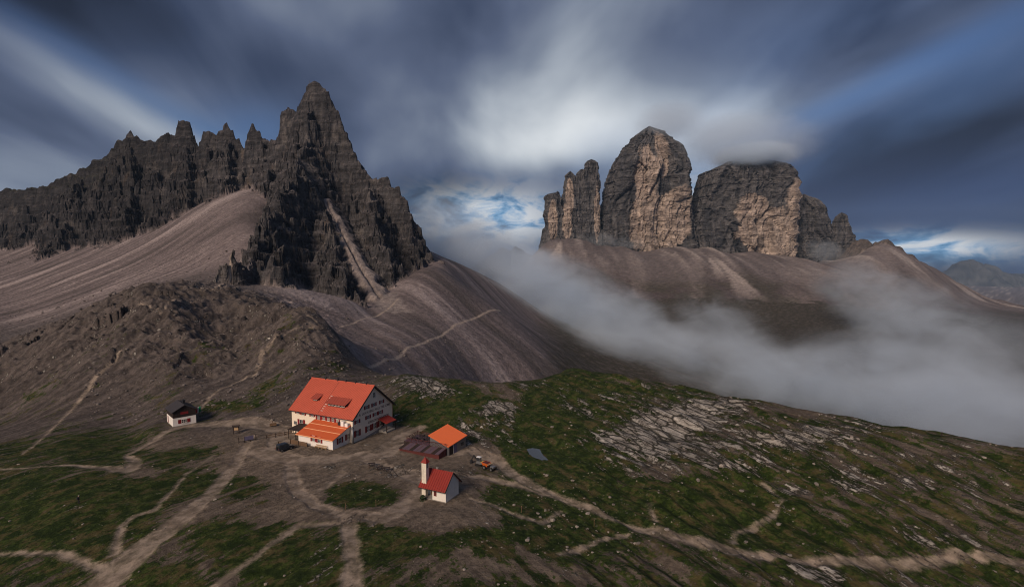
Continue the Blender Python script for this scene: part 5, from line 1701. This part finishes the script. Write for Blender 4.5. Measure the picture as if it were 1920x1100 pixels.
def build_car():
    x, y = on_ground(534, 842)
    t = thing('off_road_car', 'dark boxy off-road car parked in front of the hut', 'car', (x, y, gz(x, y)), R(52))
    # long axis along x, front to +x
    MB().prism([(-1.95, .42), (1.95, .42), (1.98, .95), (1.0, 1.08), (-1.98, 1.08)], 1, -.86, .86).build('body', M['carpaint'], t, .06)
    MB().prism([(-1.92, 1.07), (.95, 1.07), (.45, 1.78), (-1.85, 1.80)], 1, -.76, .76).build('cabin', M['carpaint'], t, .07)
    MB().slab((-1.8, -.72, 1.86), (.40, -.72, 1.84), (.40, .72, 1.84), (-1.8, .72, 1.86), .06).build('roof', M['carpaint'], t, .02)
    MB().hexa([(.93, -.66, 1.13), (.955, -.66, 1.13), (.955, .66, 1.13), (.93, .66, 1.13), (.52, -.62, 1.70), (.545, -.62, 1.70), (.545, .62, 1.70), (.52, .62, 1.70)]).build('windscreen', M['glass'], t)
    for s in (-1, 1):
        for a, b in ((-1.75, -.95), (-.85, .0), (.06, .62)):
            MB().hexa([(a, s * .763, 1.16), (b, s * .763, 1.16), (b, s * .775, 1.16), (a, s * .775, 1.16), (a, s * .763, 1.68), (b - (.2 if b > .5 else 0), s * .763, 1.68), (b - (.2 if b > .5 else 0), s * .775, 1.68), (a, s * .775, 1.68)]).build('side_window', M['glass'], t)
        MB().bar((1.99, s * .62, .80), (2.02, s * .62, .80), .12, 10).build('headlight', M['cabwhite'], t)
        MB().box(-2.02, -1.985, s * .72 - .07, s * .72 + .07, .70, .98).build('tail_light', M['shutter'], t)
        MB().box(.55, .68, s * .9 - .09, s * .9 + .09, 1.10, 1.28).build('mirror', M['darkmetal'], t)
        for wx in (-1.25, 1.25):
            wheel(t, wx, s * .76, .38, .24, s)
    MB().box(1.985, 2.10, -.85, .85, .42, .60).build('bumper', M['darkmetal'], t, .03)
    MB().box(-2.10, -1.985, -.85, .85, .42, .60).build('bumper', M['darkmetal'], t, .03)
    MB().box(-1.93, -1.90, -.55, .55, 1.16, 1.68).build('rear_window', M['glass'], t)
    MB().bar((-2.16, 0, 1.0), (-2.0, 0, 1.0), .34, 14).build('spare_wheel', M['rubber'], t)


def build_dumper():
    x, y = on_ground(917, 879)
    t = thing('dumper', 'small dumper with orange tipping skip beside the gravel track', 'dumper', (x, y, gz(x, y)), R(-38))
    MB().box(-1.3, 1.5, -.45, .45, .42, .62).build('chassis', M['darkmetal'], t, .03)
    MB().hexa([(-1.35, -.55, .68), (-.15, -.55, .68), (-.15, .55, .68), (-1.35, .55, .68), (-1.75, -.80, 1.55), (.05, -.80, 1.45), (.05, .80, 1.45), (-1.75, .80, 1.55)]).build('skip', M['dumporange'], t, .04)
    MB().hexa([(-1.55, -.66, 1.50), (-.1, -.66, 1.44), (-.1, .66, 1.44), (-1.55, .66, 1.50), (-1.5, -.6, 1.58), (-.15, -.6, 1.52), (-.15, .6, 1.52), (-1.5, .6, 1.58)]).build('skip_floor', M['maroon'], t)
    MB().box(.15, .45, -.85, .85, 1.30, 1.40).build('canopy_bar', M['palewood'], t)
    for s in (-1, 1):
        MB().bar((.3, s * .7, .6), (.3, s * .7, 1.3), .04, 6).build('canopy_post', M['darkmetal'], t)
    MB().box(.65, 1.65, -.5, .5, .62, 1.05).build('engine_cover', M['metal'], t, .08)
    MB().box(.30, .62, -.25, .25, .62, .82).build('seat', M['rubber'], t, .03)
    for wx, r in ((-.85, .48), (1.2, .42)):
        for s in (-1, 1):
            wheel(t, wx, s * .68, r, .32, s)


def build_excavator():
    x, y = on_ground(899, 869)
    t = thing('mini_excavator', 'small yellow excavator with white cab roof on the track', 'excavator', (x, y, gz(x, y)), R(150))
    for s in (-1, 1):
        MB().prism([(-.85, .06), (-.70, .0), (.70, .0), (.85, .06), (.95, .22), (.80, .42), (-.80, .42), (-.95, .22)], 1, s * .55 - .15, s * .55 + .15).build('track', M['rubber'], t)
    MB().box(-.45, .45, -.4, .4, .30, .55).build('undercarriage', M['darkmetal'], t)
    MB().box(-1.05, .55, -.62, .62, .56, 1.05).build('body', M['metal'], t, .07)
    MB().box(-1.12, -.6, -.5, .5, .62, 1.12).build('counterweight', M['yellow'], t, .05)
    MB().box(-.55, .45, -.05, .58, 1.05, 2.15).build('cab', M['metal'], t, .05)
    MB().box(-.62, .52, -.12, .65, 2.151, 2.26).build('cab_roof', M['cabwhite'], t, .04)
    MB().box(.455, .47, .02, .50, 1.25, 2.05).build('windscreen', M['glass'], t)
    MB().box(-.45, .38, .585, .60, 1.3, 2.05).build('side_window', M['glass'], t)
    MB().hexa([(.5, -.38, .75), (.75, -.38, .75), (.75, -.18, .75), (.5, -.18, .75), (1.55, -.37, 2.15), (1.8, -.37, 2.05), (1.8, -.19, 2.05), (1.55, -.19, 2.15)]).build('boom', M['darkmetal'], t)
    MB().hexa([(2.35, -.36, .85), (2.5, -.36, .9), (2.5, -.20, .9), (2.35, -.20, .85), (1.6, -.36, 2.15), (1.85, -.36, 2.2), (1.85, -.20, 2.2), (1.6, -.20, 2.15)]).build('dipper_arm', M['darkmetal'], t)
    MB().prism([(2.2, .05), (2.75, .0), (2.85, .45), (2.6, .9), (2.3, .8)], 1, -.55, -.02).build('bucket', M['darkmetal'], t, .03)
    MB().box(-1.30, -1.15, -.7, .7, .05, .42).build('blade', M['darkmetal'], t)


def build_info_board():
    x, y = on_ground(443, 812)
    t = thing('information_board', 'roofed wooden information board on two posts in the yard', 'board', (x, y, gz(x, y)), R(12))
    for s in (-1, 1):
        MB().box(s * .7 - .09, s * .7 + .09, -.09, .09, -.5, 2.15).build('post', M['darkwood'], t)
    MB().box(-.62, .62, -.04, .04, .95, 2.0).build('panel', M['wood'], t)
    MB().box(-.5, .5, -.055, -.041, 1.05, 1.9).build('map_sheet', M['palewood'], t)
    for s in (-1, 1):
        MB().slab((-1.0, s * .5, 2.12), (1.0, s * .5, 2.12), (1.0, 0, 2.48), (-1.0, 0, 2.48), .06).build('roof', M['darkwood'], t)


def build_sign_board():
    x, y = on_ground(464, 828)
    t = thing('sign_board', 'long slate blue sign board on dark posts at the yard edge', 'sign', (x, y, gz(x, y)), R(38))
    for i in range(4):
        xx = -2.1 + 1.4 * i
        MB().box(xx - .08, xx + .08, -.08, .08, -.6, 1.5 + .1 * (i == 3)).build('post', M['darkwood'], t)
    MB().box(-.7, 1.5, -.13, -.085, .45, 1.5).build('panel', M['blueboard'], t)
    MB().box(-2.1, 2.1, -.05, .05, .25, .38).build('rail', M['darkwood'], t)


def stone_mesh(rs, r, flat=.7):
    bm = bmesh.new()
    bmesh.ops.create_icosphere(bm, subdivisions=1, radius=r)
    for v in bm.verts:
        k = rs.uniform(.68, 1.2)
        v.co = Vector((v.co.x * k, v.co.y * k * rs.uniform(.8, 1.1), v.co.z * flat * k))
    me = bpy.data.meshes.new('stone')
    bm.to_mesh(me)
    bm.free()
    return me


def build_stones():
    rs = random.Random(21)
    # one pile by the yard, loose stones everywhere (too many to count)
    protos = []
    for k in range(8):
        me = stone_mesh(rs, 1.0, rs.uniform(.5, .85))
        v = np.array([q.co[:] for q in me.vertices], np.float32)
        f = np.array([p.vertices[:] for p in me.polygons], np.int32)
        protos.append((v, f))
        bpy.data.meshes.remove(me)
    us, Ys, P = LAND
    zones = [(-.75, -.30, 172, 300, 2300, .16, .75), (-.45, -.22, 165, 240, 900, .15, .6), (.0, .95, 92, 190, 1000, .10, .62), (-.9, .1, 80, 150, 420, .08, .42), (-1.0, -.45, 290, 560, 1300, .5, 1.6), (-.30, -.02, 255, 420, 500, .3, 1.0), (-.1, .25, 90, 125, 420, .07, .34)]
    Vs, Fs, Cs, off = [], [], [], 0
    g = np.random.default_rng(3)
    for (u0, u1, y0, y1, n, r0, r1) in zones:
        uu_ = g.uniform(u0, u1, n)
        yy = y0 * (y1 / y0) ** g.uniform(0, 1, n)
        xx = uu_ * yy
        # stones gather in patches
        keep = fbm(xx / 18, yy / 18, 3, 300) + g.uniform(-.45, .45, n) > -.02
        c = np.clip(((uu_ - us[0]) / (us[1] - us[0])).astype(int), 0, len(us) - 1)
        r = np.clip(np.searchsorted(Ys, yy), 0, len(Ys) - 1)
        zz = P[r, c, 2]
        for i in np.nonzero(keep)[0]:
            if any((xx[i] - p[0]) ** 2 + (yy[i] - p[1]) ** 2 < (p[2] + 1.5) ** 2 for p in PADS):
                continue
            v, f = protos[g.integers(8)]
            s = r0 * (r1 / r0) ** (g.uniform() ** 2.2)
            a = g.uniform(0, 6.28)
            ca, sa = math.cos(a) * s, math.sin(a) * s
            q = np.stack([v[:, 0] * ca - v[:, 1] * sa + P[r[i], c[i], 0], v[:, 0] * sa + v[:, 1] * ca + yy[i], v[:, 2] * s + zz[i] + .12 * s], -1)
            Vs.append(q)
            Fs.append(f + off)
            t = g.uniform(.5, 1.15)
            base = np.array((.27, .235, .205)) if yy[i] < 170 else np.array((.19, .165, .152))
            Cs.append(np.tile(base * t, (len(v), 1)))
            off += len(v)
    make_mesh('loose_stones', np.concatenate(Vs), np.concatenate(Fs), np.concatenate(Cs), MAT_STONES, False, 'stuff', 'grey loose stones strewn over turf and slopes')
    # cairn-like pile near the hut
    x, y = on_ground(512, 796)
    t = thing('log_pile', 'small heap of dark timber offcuts in the yard left of the hut', 'wood pile', (x, y, gz(x, y)), .4)
    for k in range(9):
        a = rs.uniform(-.5, .5)
        z = .14 + .24 * (k // 4)
        yy = -.5 + .33 * (k % 4) + .12 * (k // 4)
        MB().bar((-.9 * math.cos(a * .4), yy - .3 * a, z), (.9 * math.cos(a * .4), yy + .3 * a, z + rs.uniform(0, .15)), .13, 7).build('log', M['wood'], t)
    MB().bar((.2, 0, .3), (-.35, .15, 1.5), .09, 7).build('log', M['wood'], t)


MAT_STONES = land_material('limestone_rubble', .8, .2)


def build_person():
    x, y = on_ground(148, 947.5)
    z = gz(x, y)
    t = thing('person', 'person in dark clothes and pale cap standing on a rock outcrop in the meadow', 'person', (x, y, z), R(160))
    V, E, Rd = [], [], []

    def add(p, r, par=None):
        V.append(p)
        Rd.append(r)
        if par is not None:
            E.append((par, len(V) - 1))
        return len(V) - 1
    pel = add((0, 0, .95), (.17, .12))
    ws = add((0, 0, 1.12), (.15, .11), pel)
    ch = add((0, .01, 1.32), (.18, .13), ws)
    sh = add((0, 0, 1.46), (.13, .10), ch)
    nk = add((0, -.01, 1.53), (.055, .055), sh)
    hd0 = add((0, -.02, 1.60), (.075, .09), nk)
    hd = add((0, -.025, 1.67), (.082, .10), hd0)
    add((0, -.02, 1.74), (.07, .085), hd)
    add((0, -.12, 1.655), (.016, .016), hd)         # nose
    for s in (-1, 1):
        add((s * .088, -.005, 1.66), (.012, .02), hd)   # ears
        so = add((s * .19, .0, 1.43), (.07, .07), sh)
        el = add((s * .25, .03, 1.17), (.05, .05), so)
        wr = add((s * .24, -.06, .93), (.034, .034), el)
        pa = add((s * .24, -.08, .86), (.038, .022), wr)
        for k in range(4):
            f1 = add((s * .24 + (k - 1.5) * .018, -.10, .81), (.009, .009), pa)
            add((s * .24 + (k - 1.5) * .018, -.11, .775 + abs(k - 1.3) * .008), (.008, .008), f1)
        add((s * .205, -.10, .84), (.010, .010), pa)
        hp = add((s * .095, 0, .88), (.10, .10), pel)
        kn = add((s * .12, -.02, .50), (.065, .065), hp)
        an = add((s * .135, .02, .10), (.045, .045), kn)
        he = add((s * .135, .03, .045), (.045, .04), an)
        add((s * .16, -.16, .035), (.042, .03), he)
    me = bpy.data.meshes.new('body')
    me.from_pydata(V, E, [])
    o = bpy.data.objects.new('body', me)
    C.objects.link(o)
    md = o.modifiers.new('skin', 'SKIN')
    md.use_smooth_shade = True
    for i, r in enumerate(Rd):
        o.data.skin_vertices[0].data[i].radius = r
        o.data.skin_vertices[0].data[i].use_root = (i == 0)
    o.modifiers.new('sub', 'SUBSURF').levels = 1
    dg = bpy.context.evaluated_depsgraph_get()
    m2 = bpy.data.meshes.new_from_object(o.evaluated_get(dg))
    bpy.data.objects.remove(o)
    m2.materials.clear()
    for k in ('trousers', 'jacket', 'skin', 'rubber'):
        m2.materials.append(M[k])
    for p in m2.polygons:
        c = p.center
        p.material_index = 3 if c.z < .12 else (2 if c.z > 1.52 or (c.z < .92 and abs(c.x) > .19) else (1 if c.z > .90 else 0))
    b = bpy.data.objects.new('body', m2)
    C.objects.link(b)
    b.parent = t
    hb = MB()
    pts, fc = [], []
    for i in range(6):
        for j in range(12):
            a, e = 2 * math.pi * j / 12, math.pi / 2 * i / 5
            pts.append((.098 * math.cos(a) * math.cos(e), -.02 + .115 * math.sin(a) * math.cos(e), 1.70 + .09 * math.sin(e)))
    for i in range(5):
        for j in range(12):
            fc.append((i * 12 + j, i * 12 + (j + 1) % 12, (i + 1) * 12 + (j + 1) % 12, (i + 1) * 12 + j))
    hb.poly(pts, fc).box(-.06, .06, -.20, -.12, 1.70, 1.715).build('cap', M['cap'], t, 0, True)
    bp = thing('backpack', 'dark backpack worn by the person in the meadow', 'backpack', (x, y, z), R(160))
    MB().box(-.15, .15, .145, .32, 1.02, 1.46).build('pack', M['trousers'], bp, .05, True)
    for s in (-1, 1):
        MB().box(s * .11 - .02, s * .11 + .02, .10, .15, 1.05, 1.44).build('strap', M['rubber'], bp)


def build_posts():
    labels = ['thin wooden marker post at the left edge of the round turf patch', 'thin wooden marker post at the right edge of the round turf patch', 'thin marker post in the turf below the chapel track', 'thin marker post right of the small fork in the track', 'slim pole in the gravel yard below the porch']
    for (px, py), lb in zip(((648, 958), (705, 950), (978, 965), (1114, 980), (735, 842)), labels):
        x, y = on_ground(px, py)
        t = thing('marker_post', lb, 'post', (x, y, gz(x, y)), 0, 'thin marker posts')
        MB().bar((0, 0, -.5), (0, 0, 1.25), .05, 6).build('shaft', M['wood'], t)
        MB().bar((0, 0, 1.25), (0, 0, 1.32), .055, 6, .02).build('tip', M['palewood'], t)
    x, y = at_z(1766, 812, 5.7)[:2]
    t = thing('ridge_marker', 'dark marker post with cross board standing on the skyline ridge', 'post', (x, y, gz(x, y)))
    MB().bar((0, 0, -.6), (0, 0, 1.3), .09, 6).build('shaft', M['darkwood'], t)
    MB().box(-.22, .22, -.05, .05, .95, 1.3).build('cross_board', M['darkwood'], t)
    # summit cross
    us, Ys, P = LAND
    c = np.argmin(np.abs(us - (588 - 960) / FPX))
    rows = np.nonzero((Ys > 820) & (Ys < 880))[0]
    k = rows[np.argmax(P[rows, c, 2])]
    sx, sy, sz = P[k, c]
    t = thing('summit_cross', 'tiny summit cross on the highest peak', 'cross', (float(sx), float(sy), float(sz)))
    MB().box(-.12, .12, -.12, .12, -1.5, 4.2).build('upright', M['darkmetal'], t)
    MB().box(-1.0, 1.0, -.1, .1, 2.7, 2.95).build('cross_arm', M['darkmetal'], t)


def yard_tables():
    for (px, py, lb) in ((697, 871, 'single dark bench table left of the stools on the turf strip'), (712, 877, 'dark picnic table in the middle of the turf strip above the chapel'), (725, 879, 'rightmost dark picnic table on the turf strip above the chapel')):
        x, y = on_ground(px, py)
        picnic_table((x, y, gz(x, y)), random.Random(px).uniform(0, 1.5), lb, 'picnic tables on the turf strip')


def build_pond():
    pts = [(988, 840), (998, 836), (1012, 838), (1018, 850), (1028, 861), (1016, 863), (1000, 857), (992, 851)]
    W_ = [on_ground(*p) for p in pts]
    z = PADS[4][4] + .03
    m = bpy.data.materials.new('still_water')
    m.use_nodes = True
    nb = NB(m.node_tree)
    bs = nb.n['Principled BSDF']
    bs.inputs['Base Color'].default_value = (.05, .055, .06, 1)
    bs.inputs['Roughness'].default_value = .08
    bs.inputs['Specular IOR Level'].default_value = .5
    mb = MB()
    n = len(W_)
    cx, cy_ = sum(p[0] for p in W_) / n, sum(p[1] for p in W_) / n
    fine = []
    for i in range(n):
        a, b = W_[i], W_[(i + 1) % n]
        for k in range(4):
            f = k / 4
            wob = 1 + .05 * math.sin(i * 3.1 + k * 1.9)
            fine.append((cx + (a[0] + (b[0] - a[0]) * f - cx) * wob, cy_ + (a[1] + (b[1] - a[1]) * f - cy_) * wob, z))
    mb.poly(fine, [tuple(range(len(fine)))])
    o = mb.build('pond_water', m)
    o['kind'] = 'structure'
    return z, (cx, cy_)


build_car()
build_dumper()
build_excavator()
build_info_board()
build_sign_board()
build_stones()
build_person()
build_posts()
yard_tables()
build_pond()


# ------------------------------------------------------------------ fog streaming through the valley, cloud on the summits
def fog_material(name, density, wisp, scale, seed, stretch=(1, 1, 1), tint=(.81, .905, 1.0)):
    m = bpy.data.materials.new(name)
    m.use_nodes = True
    nb = NB(m.node_tree)
    nb.n.clear()
    out = nb.new('ShaderNodeOutputMaterial')
    pv = nb.new('ShaderNodeVolumePrincipled')
    tc = nb.new('ShaderNodeTexCoord').outputs['Object']
    pos = nb.new('ShaderNodeNewGeometry').outputs['Position']
    r = nb.v('LENGTH', tc)
    q = nb.v('MULTIPLY', nb.v('ADD', pos, (seed * 137.0, seed * 53.0, 0)), stretch)
    n = nb.noise(q, 1.0 / scale, 5, .62, .9)
    fall = nb.m('SUBTRACT', 1.0, nb.m('MULTIPLY', r, r))
    d = nb.m('ADD', fall, nb.m('MULTIPLY', nb.m('SUBTRACT', n, .5), wisp))
    d = nb.m('MULTIPLY', nb.step(d, .05, 1.15), nb.step(r, 1.0, .55))
    nb.l.new(nb.m('MULTIPLY', d, density), pv.inputs['Density'])
    pv.inputs['Color'].default_value = (*tint, 1)
    pv.inputs['Anisotropy'].default_value = 0.0
    nb.l.new(pv.outputs[0], out.inputs['Volume'])
    return m


def fog(px, py, Y, rx, ry, rz, dens, seed, rot=0.0, tilt=0.0, wisp=1.6, scale=70.0, name='fog_bank', label=None):
    bm = bmesh.new()
    bmesh.ops.create_icosphere(bm, subdivisions=3, radius=1.0)
    me = bpy.data.meshes.new(name)
    bm.to_mesh(me)
    bm.free()
    me.materials.append(fog_material(name + '_vapour', dens, wisp, scale, seed, (1, 1, 1.6)))
    o = bpy.data.objects.new(name, me)
    C.objects.link(o)
    o.location = at_y(px, py, Y)
    o.rotation_euler = (0, tilt, rot)
    o.scale = (rx, ry, rz)
    o['kind'] = 'stuff'
    o['label'] = label or 'pale fog drifting through the valley'
    return o


FOG = [  # photo pixel, distance, half sizes in metres, density, bearing, tilt
    (840, 440, 900, 80, 110, 60, .012, .2, .5),
    (935, 500, 930, 140, 130, 66, .013, .2, .42),
    (1035, 545, 930, 140, 130, 62, .012, .2, .40),
    (1140, 600, 880, 140, 130, 56, .011, .2, .36),
    (1230, 660, 760, 130, 110, 44, .010, .1, .25),
    (1350, 630, 900, 90, 100, 66, .007, .3, .5),
    (1400, 705, 640, 120, 100, 52, .010, .1, .3),
    (1550, 730, 580, 120, 90, 44, .012, .1, .2),
    (1700, 735, 520, 125, 90, 52, .012, .1, .2),
    (1870, 790, 430, 110, 80, 42, .013, .1, .2),
    (1650, 570, 1150, 160, 120, 72, .006, .1, .55),
    (1740, 640, 850, 120, 100, 82, .008, .1, .6),
    (1880, 690, 640, 100, 90, 60, .006, .1, .4),
    (1150, 452, 1930, 150, 60, 30, .004, .0, .1),
    (1545, 470, 1930, 75, 50, 42, .006, .0, .2),
]
for i, (px, py, Y, a, b, c, d, r, t) in enumerate(FOG):
    fog(px, py, Y, a * 1.15, b * 1.15, c * 1.25, d * .82, i, r, t, 3.8, 62.0)
for i, (px, py, Y, a, b, c, d) in enumerate(((1412, 294, 1990, 180, 170, 58, .042), (1400, 268, 2020, 330, 240, 130, .005), (1255, 228, 2040, 170, 160, 84, .006))):
    fog(px, py, Y, a, b, c, d, 30 + i, 0, -.03, 1.6, 150.0, 'summit_cloud', 'grey cloud clinging to the tower summits')


def distant_range(name, pts, Y, label, seed):
    """far hazy mountain drawn by its crest (photo pixels), falling away on both sides"""
    xs = np.linspace(at_y(pts[0][0], 470, Y)[0], at_y(pts[-1][0], 470, Y)[0], 160)
    ys_ = np.linspace(-1500, 1500, 40)
    zc = np.interp(xs, [at_y(p[0], p[1], Y)[0] for p in pts], [at_y(p[0], p[1], Y)[2] for p in pts])
    X, D = np.meshgrid(xs, ys_)
    Z = zc[None] - np.abs(D) * .55 + 90 * ridged(X / 400, D / 400, 4, seed) * sst(np.abs(D), 0, 300) + 30 * fbm(X / 130, D / 130, 3, seed + 5)
    idx = np.arange(X.size, dtype=np.int32).reshape(X.shape)
    F = np.stack([idx[:-1, :-1], idx[:-1, 1:], idx[1:, 1:], idx[1:, :-1]], -1).reshape(-1, 4)
    col = lerp(rgb(.04, .042, .045), rgb(.10, .10, .10), sst(fbm(X / 200, Z / 90, 4, seed + 9), -.4, .5))
    make_mesh(name, np.stack([X, D + Y, Z], -1).reshape(-1, 3), F, col.reshape(-1, 3), MAT_FAR, False, 'structure', label)


distant_range('distant_mountain', [(840, 520), (900, 490), (935, 466), (945, 462), (958, 470), (966, 458), (975, 464), (990, 474), (1020, 490), (1080, 520)], 9000, 'small hazy blue mountain far off in the gap', 400)
distant_range('distant_mountain', [(1640, 550), (1720, 520), (1780, 512), (1800, 490), (1822, 484), (1838, 497), (1850, 492), (1862, 505), (1900, 512), (2000, 505), (2100, 520)], 11000, 'hazy mountain range low on the right skyline', 420)

hz = MB().box(-12500, 12500, -400, 13200, -1500, 1000).build('haze', None)
hm = bpy.data.materials.new('thin_air_haze')
hm.use_nodes = True
nbh = NB(hm.node_tree)
nbh.n.clear()
ho = nbh.new('ShaderNodeOutputMaterial')
hv = nbh.new('ShaderNodeVolumePrincipled')
hv.inputs['Density'].default_value = 2.5e-5
hv.inputs['Color'].default_value = (.5, .72, 1.0, 1)
nbh.l.new(hv.outputs[0], ho.inputs['Volume'])
hz.data.materials.append(hm)
hz['kind'] = 'stuff'
hz['label'] = 'thin bluish haze filling the air between the peaks'
